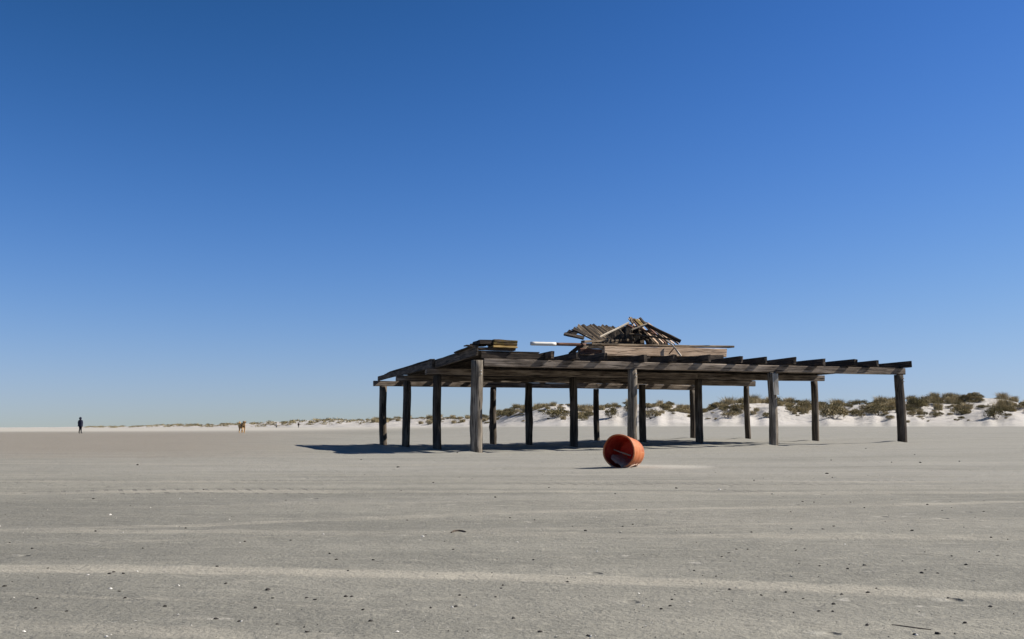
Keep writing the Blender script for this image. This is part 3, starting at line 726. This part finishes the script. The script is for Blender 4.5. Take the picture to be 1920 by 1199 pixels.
# ------------------------------------------------------------------ people and dog
def skin_mesh(name, joints, bones, root_i, sub=2):
    me = bpy.data.meshes.new(name + '_rig'); me.from_pydata([j[0] for j in joints], bones, [])
    o = bpy.data.objects.new(name + '_rig', me); C.objects.link(o)
    o.modifiers.new('skin', 'SKIN'); sv = me.skin_vertices[0].data
    for k, j in enumerate(joints):
        r = j[1]; sv[k].radius = r if isinstance(r, tuple) else (r, r)
        sv[k].use_root = (k == root_i)
    s = o.modifiers.new('sub', 'SUBSURF'); s.levels = sub; s.render_levels = sub
    dg = bpy.context.evaluated_depsgraph_get(); dg.update()
    m2 = bpy.data.meshes.new_from_object(o.evaluated_get(dg)); m2.name = name
    bpy.data.objects.remove(o, do_unlink=True)
    m2.polygons.foreach_set('use_smooth', [True] * len(m2.polygons))
    return m2
def build_person(label, loc, facing, mats, H=1.78, hood=False):
    """mats = (trousers, jacket, skin, hair); built facing -Y at full size, walking"""
    k = H / 1.78
    J = [((0, 0, .96), (.15, .11)), ((0, 0, 1.12), (.145, .105)), ((0, .01, 1.32), (.17, .115)), ((0, .01, 1.44), (.12, .09)), ((0, 0, 1.52), .055),
         ((0, -.01, 1.60), (.075, .085)), ((0, -.015, 1.70), (.075, .09)),
         ((.085, 0, .88), .10), ((.085, -.06, .50), .066), ((.08, .06, .10), .045), ((.085, -.06, .045), .042), ((.09, -.14, .035), .035),
         ((-.085, 0, .88), .10), ((-.08, -.02, .49), .066), ((-.075, -.07, .10), .045), ((-.08, -.17, .045), .042), ((-.085, -.24, .04), .035),
         ((.19, .01, 1.42), .06), ((.235, .04, 1.15), .05), ((.225, -.06, .92), .037), ((.215, -.09, .83), (.038, .02)),
         ((-.19, .01, 1.42), .06), ((-.235, .0, 1.15), .05), ((-.225, .0, .90), .037), ((-.215, -.02, .81), (.038, .02))]
    B = [(0, 1), (1, 2), (2, 3), (3, 4), (4, 5), (5, 6), (0, 7), (7, 8), (8, 9), (9, 10), (10, 11), (0, 12), (12, 13), (13, 14), (14, 15), (15, 16),
         (3, 17), (17, 18), (18, 19), (19, 20), (3, 21), (21, 22), (22, 23), (23, 24)]
    for s, i in ((1, 20), (-1, 24)):                          # fingers and thumb
        bx, by, bz = J[i][0]
        for f, (dx, ln) in enumerate(((-.027, .075), (-.009, .085), (.009, .08), (.027, .065))):
            a = len(J)
            J.append(((bx + .006 * s, by + dx, bz - .045), .010)); J.append(((bx - .004 * s, by + dx * 1.1 - .008, bz - .045 - ln), .008))
            B += [(i, a), (a, a + 1)]
        a = len(J); J.append(((bx - .01 * s, by - .05, bz - .01), .011)); J.append(((bx - .02 * s, by - .065, bz - .05), .009)); B += [(i, a), (a, a + 1)]
    me = skin_mesh('body', J, B, 0)
    for m in mats: me.materials.append(m)
    for p in me.polygons:
        c = p.center
        p.material_index = 2 if (c.z > 1.52 or (abs(c.x) > .17 and c.z < .86)) else (1 if c.z > .90 or abs(c.x) > .19 else 0)
    root = thing('person', label, 'person', loc); root.rotation_euler = (0, 0, facing); root.scale = (k * 1.18, k * 1.1, k)
    bo = bpy.data.objects.new('body', me); C.objects.link(bo); bo.parent = root
    h = add_ball('hood' if hood else 'hair', (0, .035, 1.66 if hood else 1.70), .135 if hood else .105, mats[1] if hood else mats[3], (.95, 1.0, 1.22)); h.parent = root
    jk = bmesh.new()                                          # hip-length jacket skirt
    vs = []
    for z, rx, ry in ((1.42, .215, .13), (1.30, .245, .165), (1.12, .245, .165), (.95, .25, .175), (.78, .255, .185)):
        vs.append([jk.verts.new((rx * math.cos(a * math.pi / 10), ry * math.sin(a * math.pi / 10) + .005, z)) for a in range(20)])
    for r in range(4):
        for a in range(20): jk.faces.new((vs[r][a], vs[r + 1][a], vs[r + 1][(a + 1) % 20], vs[r][(a + 1) % 20]))
    jm = bpy.data.meshes.new('jacket'); jk.to_mesh(jm); jk.free(); jm.materials.append(mats[1])
    jm.polygons.foreach_set('use_smooth', [True] * len(jm.polygons))
    jo = bpy.data.objects.new('jacket', jm); C.objects.link(jo); jo.parent = root
    for s in (-1, 1):
        e = add_ball('ear', (s * .088, 0, 1.65), .028, mats[2], (.5, .8, 1.2)); e.parent = root
        e = add_ball('eye', (s * .033, -.093, 1.665), .012, mats[0]); e.parent = root
    nz = add_ball('nose', (0, -.105, 1.635), .018, mats[2], (.8, 1.1, 1.3)); nz.parent = root
    mo = add_ball('mouth', (0, -.094, 1.592), .022, mats[3], (1.2, .4, .35)); mo.parent = root
    return root
navy = plain('dark_navy_cloth', (0.022, 0.026, 0.048), 0.9); black = plain('black_cloth', (0.008, 0.008, 0.012), 0.9)
skin = plain('skin', (0.42, 0.26, 0.19), 0.6, 0.08); hair = plain('dark_hair', (0.012, 0.009, 0.008), 0.7); whitec = plain('white_cloth', (0.65, 0.62, 0.58), 0.9)
brownc = plain('dark_brown_cloth', (0.03, 0.02, 0.015), 0.9)
g = ground_hit(150, 813.2)
build_person('person in dark clothes walking alone on the open sand at far left', g, R(165), (black, navy, skin, hair), 30.0 / FPX * g.y, hood=True)
def far_person(px, d, label, mats, hpx, facing):
    x = (px - CX) / FPX * d; q = dune_down(x, d); z = float(ground_z(x, d))
    if q is not None: z = max(z, q.z)
    build_person(label, (x, d, z), facing, mats, min(1.85, hpx / FPX * d))
far_person(562, 338, 'tiny distant person in dark clothes before the far dunes', (black, brownc, skin, hair), 10, R(20))
far_person(521, 352, 'tiny distant person in white top and dark trousers before the far dunes', (black, whitec, skin, hair), 10, R(-30))

def build_dog():
    gx = -503 / FPX * 64; gy = 64.0; gz = float(ground_z(gx, gy))
    J = [((0, .30, .56), (.13, .15)), ((0, .05, .55), (.125, .14)), ((0, -.20, .56), (.14, .17)), ((0, -.34, .70), .105), ((.015, -.43, .80), (.095, .10)),
         ((.03, -.55, .765), (.05, .05)), ((.035, -.63, .75), .036),
         ((.085, -.22, .44), .07), ((.09, -.25, .24), .042), ((.09, -.20, .09), .034), ((.09, -.25, .03), (.042, .03)),
         ((-.085, -.22, .44), .07), ((-.09, -.32, .26), .042), ((-.09, -.40, .13), .034), ((-.09, -.45, .08), (.042, .03)),
         ((.09, .30, .46), .09), ((.10, .22, .31), .06), ((.10, .37, .17), .036), ((.10, .33, .03), (.04, .03)),
         ((-.09, .30, .46), .09), ((-.10, .20, .31), .06), ((-.10, .30, .16), .036), ((-.10, .24, .03), (.04, .03))]
    B = [(0, 1), (1, 2), (2, 3), (3, 4), (4, 5), (5, 6), (2, 7), (7, 8), (8, 9), (9, 10), (2, 11), (11, 12), (12, 13), (13, 14),
         (0, 15), (15, 16), (16, 17), (17, 18), (0, 19), (19, 20), (20, 21), (21, 22)]
    me = skin_mesh('body', J, B, 1)
    t = NT('tan_fur', 0.9); n = t.noise(t.objc(), 5.5, 3)
    t.color(t.mix(t.smooth(n, 0.38, 0.50), c4(0.09, 0.045, 0.018), c4(0.55, 0.34, 0.15))); fur = t.m
    dk = plain('dark_brown_fur', (0.06, 0.03, 0.014), 0.9)
    me.materials.append(fur)
    root = thing('dog', 'tan and dark brown dog trotting across the sand toward the viewer', 'dog', (gx, gy, gz - 0.005))
    root.rotation_euler = (0, 0, R(34))
    b = bpy.data.objects.new('body', me); C.objects.link(b); b.parent = root
    tl = skin_mesh('tail', [((0, .36, .62), .04), ((0, .50, .66), .055), ((.02, .62, .76), .05), ((.03, .66, .86), .02)], [(0, 1), (1, 2), (2, 3)], 0)
    tl.materials.append(fur); o = bpy.data.objects.new('tail', tl); C.objects.link(o); o.parent = root
    for s in (-1, 1):
        e = add_ball('ear', (.015 + s * .095, -.40, .80), .06, dk, (.4, .7, 1.2)); e.parent = root
        e = add_ball('eye', (.025 + s * .045, -.50, .825), .013, dk); e.parent = root
    e = add_ball('nose', (.037, -.665, .757), .022, dk); e.parent = root
    root.scale = (1.0,) * 3 if False else (0.92, 0.92, 0.92)
build_dog()

# ------------------------------------------------------------------ dune plants
def leaf_mat(name, dark, green, dry):
    t = NT(name, 0.85, 0.15); isl = t.island(); ob = t.orand()
    col = t.mix(t.smooth(isl, 0.15, 0.6), c4(*dark), c4(*green))
    col = t.mix(t.smooth(t.math('ADD', t.math('MULTIPLY', isl, 0.65), t.math('MULTIPLY', ob, 0.45)), 0.55, 0.95), col, c4(*dry))
    t.color(col); return t.m
LM = leaf_mat('olive_dune_leaves', (0.085, 0.072, 0.034), (0.23, 0.19, 0.088), (0.50, 0.40, 0.23))
GM = leaf_mat('straw_dune_grass', (0.20, 0.165, 0.09), (0.38, 0.31, 0.17), (0.58, 0.48, 0.31))
BMt = plain('grey_brown_twigs', (0.07, 0.055, 0.042), 0.9)
def tri_leaf(vs, fs, c, d, ln, w, rg):
    d = d / (np.linalg.norm(d) + 1e-9)
    s = np.cross(d, np.array([rg.uniform(-1, 1), rg.uniform(-1, 1), rg.uniform(-1, 1)])); s /= (np.linalg.norm(s) + 1e-9)
    k = len(vs)
    vs += [c - s * w * .4, c + d * ln * .5 - s * w, c + d * ln, c + d * ln * .5 + s * w]
    fs.append((k, k + 1, k + 2, k + 3))
def shrub_mesh(seed, tall=0.8, nleaf=1500, split=False):
    rg = random.Random(seed); vs = []; fs = []
    clumps = []
    for _ in range(16):
        a = rg.uniform(0, 6.283); r = math.sqrt(rg.random()) * 0.8
        z = tall * (0.25 + 0.6 * (1 - r * r) * rg.uniform(0.5, 1.15))
        clumps.append((np.array([r * math.cos(a), r * math.sin(a), z]), rg.uniform(0.2, 0.36)))
    for _ in range(nleaf):
        c, r = rg.choice(clumps)
        d = np.array([rg.gauss(0, 1), rg.gauss(0, 1), rg.gauss(0.25, 1)]); d /= np.linalg.norm(d)
        p = c + d * r * (rg.random() ** 0.4) * np.array([1, 1, 0.8])
        if p[2] < 0.0: p[2] = rg.uniform(0, 0.2)
        tri_leaf(vs, fs, p, d + np.array([rg.gauss(0, .5), rg.gauss(0, .5), rg.gauss(.4, .5)]), rg.uniform(.08, .17), rg.uniform(.018, .034), rg)
    nl = len(fs)
    for _ in range(26):                                       # branches
        c, r = rg.choice(clumps); b = np.array([rg.uniform(-.12, .12), rg.uniform(-.12, .12), -0.12]); w = 0.014
        k = len(vs)
        for e, ww in ((b, w), ((b + c) / 2 + np.array([0, 0, .06]), w * .7), (c, w * .35)):
            vs += [e + np.array([ww, 0, 0]), e + np.array([-ww * .5, ww * .87, 0]), e + np.array([-ww * .5, -ww * .87, 0])]
        for q in (0, 3):
            for m in range(3): fs.append((k + q + m, k + q + (m + 1) % 3, k + q + 3 + (m + 1) % 3, k + q + 3 + m))
    if split:
        res = []
        for nm, fl, mt in (('foliage', fs[:nl], LM), ('branches', fs[nl:], BMt)):
            used = sorted({i for f in fl for i in f}); mp = {a: b for b, a in enumerate(used)}
            m1 = bpy.data.meshes.new(nm); m1.from_pydata([tuple(vs[i]) for i in used], [], [tuple(mp[i] for i in f) for f in fl]); m1.materials.append(mt); res.append(m1)
        return res
    me = bpy.data.meshes.new('dune_shrub'); me.from_pydata([tuple(v) for v in vs], [], fs)
    me.materials.append(LM); me.materials.append(BMt)
    me.polygons.foreach_set('material_index', [0] * nl + [1] * (len(fs) - nl)); return me
def tuft_mesh(seed, n=420):
    rg = random.Random(seed); vs = []; fs = []
    for _ in range(n):
        a = rg.uniform(0, 6.283); r = 0.55 * math.sqrt(rg.random()); b = np.array([r * math.cos(a), r * math.sin(a), -0.05])
        lean = np.array([math.cos(a), math.sin(a), 0]) * rg.uniform(0.1, 0.8) * (r + .2) + np.array([rg.gauss(-.12, .12), rg.gauss(0, .12), 0])
        h = rg.uniform(0.55, 1.0); w = rg.uniform(.010, .02); s = np.array([math.cos(a + 1.7), math.sin(a + 1.7), 0])
        m = b + lean * .4 + np.array([0, 0, h * .62]); t = b + lean * 1.15 + np.array([0, 0, h * rg.uniform(.8, 1)])
        k = len(vs); vs += [b - s * w, b + s * w, m + s * w * .8, m - s * w * .8, t]
        fs += [(k, k + 1, k + 2, k + 3), (k + 3, k + 2, k + 4)]
    me = bpy.data.meshes.new('grass_tuft'); me.from_pydata([tuple(v) for v in vs], [], fs); me.materials.append(GM); return me
SH = [shrub_mesh(100 + i, rt) for i, rt in enumerate((0.75, 0.9, 0.65, 0.8, 1.0, 0.7))]
SHP = [shrub_mesh(100 + i, rt, split=True) for i, rt in enumerate((0.75, 0.9, 0.65, 0.8, 1.0, 0.7))]
TU = [tuft_mesh(200 + i) for i in range(4)]
rgs = random.Random(21)
POSTX = [718, 762, 818, 893, 925, 994, 1077, 1118, 1187, 1203, 1298, 1312, 1404, 1453, 1530, 1690]
ORD = ['first', 'second', 'third', 'fourth', 'fifth', 'sixth', 'seventh', 'eighth', 'ninth', 'tenth', 'eleventh', 'twelfth', 'thirteenth', 'fourteenth', 'fifteenth', 'sixteenth']
def where(x, y):
    px = float(bearing(x, y)); k = int(np.searchsorted(POSTX, px))
    if k == 0: return 'left of the leftmost shelter post'
    if k == 16: return 'just right of the rightmost shelter post' if px < 1800 else 'far right of the rightmost shelter post'
    if px > 1610: return 'close left of the rightmost shelter post'
    return 'between %s and %s shelter posts from left' % (ORD[k - 1], ORD[k])
def place(me, name, p, sx, sz, label, cat, group=None):
    o = bpy.data.objects.new(name, me); C.objects.link(o)
    o.location = (p.x, p.y, p.z - 0.05 * sz); o.rotation_euler = (0, 0, rgs.uniform(0, 6.28)); o.scale = (sx, sx * rgs.uniform(.8, 1.1), sz)
    tag(o, label, cat, group); return o
def place_parts(pair, p, sx, sz, label, cat, group):
    o = place(None, 'dune_shrub', p, sx, sz, label, cat, group)
    for nm, me in zip(('foliage', 'branches'), pair):
        c = bpy.data.objects.new(nm, me); C.objects.link(c); c.parent = o
    return o
# prominent single shrubs: (px centre, px base, width px, height px, label)
BIG = [(1040, 783, 58, 20, 'wide dark shrub low on the white sand between left middle shelter posts'),
       (1092, 789, 26, 10, 'small low brown shrub alone on the white apron just right of a middle post'),
       (1104, 781, 26, 12, 'low shrub touching the left of the shelter post at the middle gap'),
       (1145, 784, 28, 22, 'olive shrub just right of the thin back post near the middle'),
       (1180, 775, 22, 16, 'dark shrub just left of the front post behind the orange tub'),
       (1222, 785, 34, 20, 'grey green shrub at the dune foot right of the front post above the tub'),
       (1250, 770, 30, 16, 'round brown shrub on the slope left of the paired back posts'),
       (1368, 783, 44, 12, 'low dark shrub on the white sand left of the thin back right post'),
       (1385, 772, 46, 22, 'large grey shrub on the hump behind the thin back right post'),
       (1445, 784, 32, 14, 'dark wedge shaped shrub half hidden by the post with the pale board'),
       (1510, 771, 34, 16, 'brown shrub left of the third right end post'),
       (1562, 785, 52, 31, 'largest olive green shrub just right of the right end post of the second row'),
       (1608, 780, 30, 16, 'dark round shrub right of the largest olive shrub'),
       (1648, 779, 38, 18, 'slanting dark green shrub left of the rightmost post'),
       (1668, 786, 20, 10, 'small dark shrub at the foot left of the rightmost post'),
       (1712, 781, 22, 12, 'small green shrub on the sand right of the rightmost post'),
       (1735, 781, 12, 8, 'tiny round shrub on the sand, second right of the rightmost post'),
       (1720, 765, 44, 22, 'brown spreading shrub up the slope right of the rightmost post'),
       (1800, 778, 52, 16, 'low wide shrub in the middle of the right dune face'),
       (1866, 786, 38, 26, 'olive shrub standing alone at the right dune foot'),
       (1890, 781, 16, 8, 'small dark shrub beside the lone shrub at far right'),
       (955, 782, 28, 12, 'dark low shrub at the dune foot right of the knobbly back post'),
       (935, 784, 26, 14, 'brown shrub half behind the knobbly back post'),
       (905, 785, 24, 9, 'low dark shrub right beside the near corner post')]
for k, (px, py, w, h, lab) in enumerate(BIG):
    p = dune_hit(px, py)
    if p is None: p = ground_hit(px, py)
    s = w / FPX * p.y / 2.0; hz = h / FPX * p.y
    place_parts(SHP[k % 6], p, s, hz * 1.1, lab, 'shrub', 'shrubs on the dunes')
count = 0
def scatter(n, x0, x1, tlo, thi, wlo, whi, hr, label, group, tuft=0.3, gate=True):
    global count
    for _ in range(n):
        for tr in range(20):
            px = rgs.uniform(x0, x1); t = tlo + (thi - tlo) * rgs.random() ** 0.75
            d0 = float(foot_dist(px)); d = d0 + t * (10 + d0 * .30); x = (px - CX) / FPX * d
            if gate and noise2(np.array(x * 0.13 + 40), np.array(d * 0.13)) < 0.10 - 0.42 * t + 0.06: continue
            break
        p = dune_down(x, d)
        if p is None: continue
        w = rgs.uniform(wlo, whi) / FPX * d / 2
        if rgs.random() < tuft: place(rgs.choice(TU), 'grass_tuft', p, w * 1.2, w * rgs.uniform(1.0, 1.6), 'straw grass tuft on the dunes, seen ' + where(p.x, p.y), 'grass tuft', 'grass tufts on the dunes')
        else: place(rgs.choice(SH), 'dune_shrub', p, w, w * rgs.uniform(hr * .7, hr * 1.2), label + ', seen ' + where(p.x, p.y), 'shrub', group)
        count += 1
scatter(230, 1320, 1990, 0.50, 1.08, 12, 34, 0.78, 'olive brown shrub on the dune crest', 'shrubs on the dune crest', 0.36)
scatter(150, 925, 1320, 0.48, 1.05, 10, 26, 0.78, 'olive brown shrub on the dune crest', 'shrubs on the dune crest', 0.38)
scatter(50, 960, 1960, 0.28, 0.58, 7, 17, 0.9, 'small shrub low on the white dune', 'small shrubs on the lower dune slope', 0.45)
scatter(70, 700, 925, 0.35, 1.0, 9, 20, 0.7, 'small far dune shrub', 'small far shrubs on the low dunes', 0.3)

# the far-off scrub at the left reads as one mass
def far_scrub():
    rg = random.Random(77); vs = []; fs = []
    for _ in range(420):
        px = rg.uniform(165, 705); 
        if noise2(np.array(px * 0.05), np.array(3.0)) < -0.28: continue
        d0 = float(foot_dist(px)); t = 0.35 + 0.65 * rg.random() ** 0.7; d = d0 + t * (10 + d0 * .30); x = (px - CX) / FPX * d
        p = dune_down(x, d)
        if p is None or p.z < float(ground_z(x, d)) - 0.3: continue
        R0 = rg.uniform(3.5, 9) / FPX * d / 2 * 1.4; Hh = rg.uniform(2.0, 4.2) / FPX * d * np.interp(px, [165, 350, 700], [0.55, 0.8, 1.1])
        for _ in range(46):
            a = rg.uniform(0, 6.283); r = math.sqrt(rg.random()); e = np.array([p.x + R0 * r * math.cos(a), p.y + R0 * r * math.sin(a), p.z + Hh * (1 - r * r) * rg.random()])
            tri_leaf(vs, fs, e, np.array([rg.gauss(0, 1), rg.gauss(0, 1), rg.gauss(.6, .8)]), Hh * .5, Hh * .17, rg)
    o = obj('dune_scrub', vs, fs, LM, origin=(0, 0, 0)); o['kind'] = 'stuff'
    tag(o, 'far low scrub along the distant dunes at left', 'scrub'); return o
far_scrub()

# ------------------------------------------------------------------ bits lying on the sand
def lump_mesh(seed, flat):
    rg = random.Random(seed); bm = bmesh.new(); bmesh.ops.create_icosphere(bm, subdivisions=1, radius=1)
    for v in bm.verts:
        k = rg.uniform(.7, 1.25); v.co = Vector((v.co.x * k * 1.25, v.co.y * k * .85, v.co.z * k * flat))
    me = bpy.data.meshes.new('dark_pebble'); bm.to_mesh(me); bm.free(); return me
def shell_mesh(seed):
    rg = random.Random(seed); vs = []; fs = []; n, m = 9, 4
    for k in range(m + 1):
        f = k / m
        for i in range(n):
            a = -1.25 + 2.5 * i / (n - 1); r = f * (1 + .05 * math.cos(i * math.pi))
            x = math.sin(a) * r; y = math.cos(a) * r - .3; z = 0.62 * math.sqrt(max(0, 1 - (f * .98) ** 2)) * (1 - .25 * abs(a)) + rg.uniform(-.02, .02)
            vs.append((x, y, z - .05))
    for k in range(m):
        for i in range(n - 1): fs.append((k * n + i, k * n + i + 1, (k + 1) * n + i + 1, (k + 1) * n + i))
    me = bpy.data.meshes.new('white_shell'); me.from_pydata(vs, [], fs)
    me.polygons.foreach_set('use_smooth', [True] * len(me.polygons)); return me
PM = plain('dark_wet_pebble', (0.030, 0.025, 0.020), 0.75, 0.5, 30); WM = plain('bleached_shell', (0.66, 0.62, 0.55), 0.55, 0.12, 30)
PEB = [lump_mesh(300 + i, f) for i, f in enumerate((0.55, 0.7, 0.45, 0.8, 0.6))]
SHE = [shell_mesh(400 + i) for i in range(4)]
for m_ in PEB: m_.materials.append(PM)
for m_ in SHE: m_.materials.append(WM)
DARK = {0: [(775, 217), (527, 408), (1145, 357), (1608, 416), (1045, 573), (538, 590), (805, 686), (180, 688), (55, 655), (1635, 641), (1378, 648),
            (1855, 717), (1893, 750), (615, 829), (695, 828), (1222, 788), (1270, 885), (672, 928), (703, 966), (210, 970), (200, 1023), (375, 1040),
            (928, 1013), (1772, 975), (1725, 965), (1438, 1022), (1560, 1114), (1535, 967), (1215, 1083), (1345, 1097), (1730, 1157), (270, 798), (25, 900)],
        640: [(112, 187), (320, 230), (652, 148), (518, 317), (337, 360), (867, 400), (1168, 345), (1660, 468), (1718, 470), (372, 528), (1087, 527),
              (1375, 588), (1582, 564), (1640, 552), (475, 611), (628, 693), (1080, 750), (180, 752), (38, 812), (1272, 875), (910, 895), (898, 912),
              (665, 950), (868, 960), (165, 1097), (643, 1015), (502, 1022), (1800, 1027), (1850, 1010), (1118, 1157), (1390, 1180), (60, 958), (25, 958), (950, 515), (1540, 380)],
        1280: [(835, 190), (1175, 202), (1338, 204), (1558, 197), (1305, 160), (1030, 125), (842, 287), (402, 304), (675, 423), (740, 427), (1022, 458),
               (945, 427), (1378, 441), (1460, 474), (1512, 457), (1692, 479), (610, 578), (790, 578), (850, 562), (388, 595), (1290, 587), (1735, 625),
               (303, 692), (367, 692), (260, 712), (220, 734), (637, 697), (685, 690), (1515, 730), (1770, 728), (770, 785), (928, 802), (1365, 808),
               (1435, 826), (65, 812), (443, 950), (580, 934), (265, 918), (678, 970), (845, 1041), (895, 946), (1043, 935), (1090, 912), (1493, 967),
               (1038, 1119), (1588, 1106), (1305, 1172), (765, 1040)]}
WHITE = {0: [(295, 449), (1012, 408), (620, 498), (1290, 527), (215, 630), (1820, 607), (770, 817), (1003, 897), (1005, 1062), (765, 1100),
             (600, 1184), (135, 1155), (1360, 1100), (695, 598), (845, 459), (1350, 655)],
         640: [(990, 655), (1570, 598), (1130, 670), (370, 667), (625, 1018), (1295, 968), (1672, 942), (1700, 1010), (1715, 1127), (1210, 1187), (1405, 1183), (315, 1157), (460, 620), (1440, 705)],
         1280: [(428, 540), (912, 665), (1668, 705), (660, 757), (1465, 635), (108, 886), (37, 990), (855, 958), (1640, 868), (208, 358), (505, 382),
                (855, 292), (1035, 727), (1315, 1175), (610, 845)]}
BIGD = [(213.7, 1073.3, 'round dark pebble, larger of a pair on the sand at lower left'), (501.7, 1106.7, 'flat dark pebble lying alone on the sand at bottom left'),
        (1268.3, 916.3, 'flat dark fragment on the sand just below and right of the tub'), (680, 1144, 'flat dark pebble near bottom edge left of centre'),
        (962.7, 1160, 'round dark pebble near bottom edge at the centre'), (1260, 1124.7, 'dark pebble with a lit edge below and right of the tub'),
        (1550, 889, 'flat dark fragment on the sand below the post with the pale board'), (1620.7, 1061, 'dark lump on the sand at right, above a wheel track'),
        (1728.3, 1075, 'dark angular pebble at right, beside two smaller ones'), (1811.7, 1060, 'dark shell like fragment toward the right edge'),
        (1562.7, 1133.3, 'dark lump among a cluster of small pebbles at lower right'), (1857.3, 1138, 'dark oblong pebble nearest the lower right edge'),
        (1759, 1189.3, 'dark pebble at the bottom edge just right of the thin stick')]
BIGW = [(165, 1079.3, 'bright broken white shell left of the dark pebble pair'), (207.3, 1104.7, 'round white shell below the dark pebble pair at lower left'),
        (893.3, 1137.3, 'bright white shell near the bottom edge at the centre')]
rgb = random.Random(9)
def zone(px, py):
    h = 'left' if px < 480 else 'left centre' if px < 960 else 'right centre' if px < 1440 else 'right'
    return ('distant sand toward the shelter, ' if py < 925 else 'upper foreground sand, ' if py < 1010 else 'lower foreground sand, ' if py < 1100 else 'nearest sand, ') + h
def bit(px, py, me, name, wpx, label, cat, group=None, flat=1.0):
    p = ground_hit(px, py)
    s = max(wpx / FPX * p.y / 2.3, 0.007)
    o = bpy.data.objects.new(name, me); C.objects.link(o); o.location = (p.x, p.y, p.z + 0.15 * s * flat)
    o.rotation_euler = (rgb.uniform(-.3, .3), rgb.uniform(-.3, .3), rgb.uniform(0, 6.28)); s *= rgb.uniform(.8, 1.15); o.scale = (s, s, s * flat)
    tag(o, label, cat, group)
for ox, L in DARK.items():
    for (u, v) in L:
        bit(ox + u / 3, 800 + v / 3, rgb.choice(PEB), 'dark_pebble', rgb.uniform(3.2, 6.4), 'small dark pebble on the ' + zone(ox + u / 3, 800 + v / 3), 'pebble', 'small dark pebbles on the sand')
for ox, L in WHITE.items():
    for (u, v) in L:
        bit(ox + u / 3, 800 + v / 3, rgb.choice(SHE), 'white_shell', rgb.uniform(4.5, 8), 'small bleached shell on the ' + zone(ox + u / 3, 800 + v / 3), 'shell', 'small bleached shells on the sand')
for (x, y, lab) in BIGD: bit(x, y, rgb.choice(PEB), 'dark_pebble', rgb.uniform(8, 11), lab, 'pebble')
for (x, y, lab) in BIGW: bit(x, y, rgb.choice(SHE), 'white_shell', rgb.uniform(9, 11), lab, 'shell')
# two sticks
def ground_stick(pts, r, label, mat):
    P3 = [ground_hit(x, y) + Vector((0, 0, r * .5)) for x, y in pts]
    vs = []; fs = []; n = 7
    for k, p in enumerate(P3):
        d = (P3[min(k + 1, len(P3) - 1)] - P3[max(k - 1, 0)]).normalized(); s = d.cross(Vector((0, 0, 1))).normalized(); u = s.cross(d)
        rr = r * (0.6 if k in (0, len(P3) - 1) else rgb.uniform(.85, 1.2))
        for i in range(n):
            a = 2 * math.pi * i / n; vs.append(p + s * rr * math.cos(a) + u * rr * math.sin(a))
    for k in range(len(P3) - 1):
        for i in range(n): fs.append((k * n + i, k * n + (i + 1) % n, (k + 1) * n + (i + 1) % n, (k + 1) * n + i))
    fs += [tuple(range(n))[::-1], tuple((len(P3) - 1) * n + i for i in range(n))]
    tag(obj('driftwood_stick', vs, fs, mat), label, 'stick')
SM = plain('dark_driftwood', (0.085, 0.065, 0.048), 0.85, 0.4, 40)
ground_stick([(846, 999.5), (852, 997), (860, 996.5), (867, 997), (873, 998.5)], 0.0065, 'curved dark driftwood piece on the sand left of centre', SM)
ground_stick([(1672, 1172), (1690, 1174.5), (1708, 1177), (1726, 1179.5), (1746, 1181.5)], 0.0018, 'long thin driftwood stick near the bottom right edge', SM)
# grit too small to count
def grit():
    rg = np.random.default_rng(5); vs = []; fs = []; mi = []
    r2 = random.Random(6)
    for k in range(1500):
        d = math.exp(r2.uniform(math.log(2.4), math.log(26))); x = r2.uniform(-.62, .62) * d; z = float(ground_z(x, d))
        if noise2(np.array(x * .8 + 70), np.array(d * .8)) < -0.12: continue
        s = r2.uniform(.0016, .0042) * (1 + d * .04); b = len(vs); a = r2.uniform(0, 6.28); h = s * r2.uniform(.5, 1.1)
        for i in range(5): vs.append((x + s * r2.uniform(.7, 1.4) * math.cos(a + i * 1.2566), d + s * r2.uniform(.7, 1.4) * math.sin(a + i * 1.2566), z - .001))
        vs.append((x, d, z + h))
        for i in range(5): fs.append((b + i, b + (i + 1) % 5, b + 5)); mi.append(0 if k % 5 < 3 else 1)
    o = obj('shell_grit', vs, fs, [plain('dark_grit', (0.035, 0.03, 0.025), .8), plain('pale_grit', (0.50, 0.46, 0.39), .8)], origin=(0, 0, 0))
    o.data.polygons.foreach_set('material_index', mi); o['kind'] = 'stuff'
    tag(o, 'fine dark and pale grit strewn over the sand', 'grit')
grit()
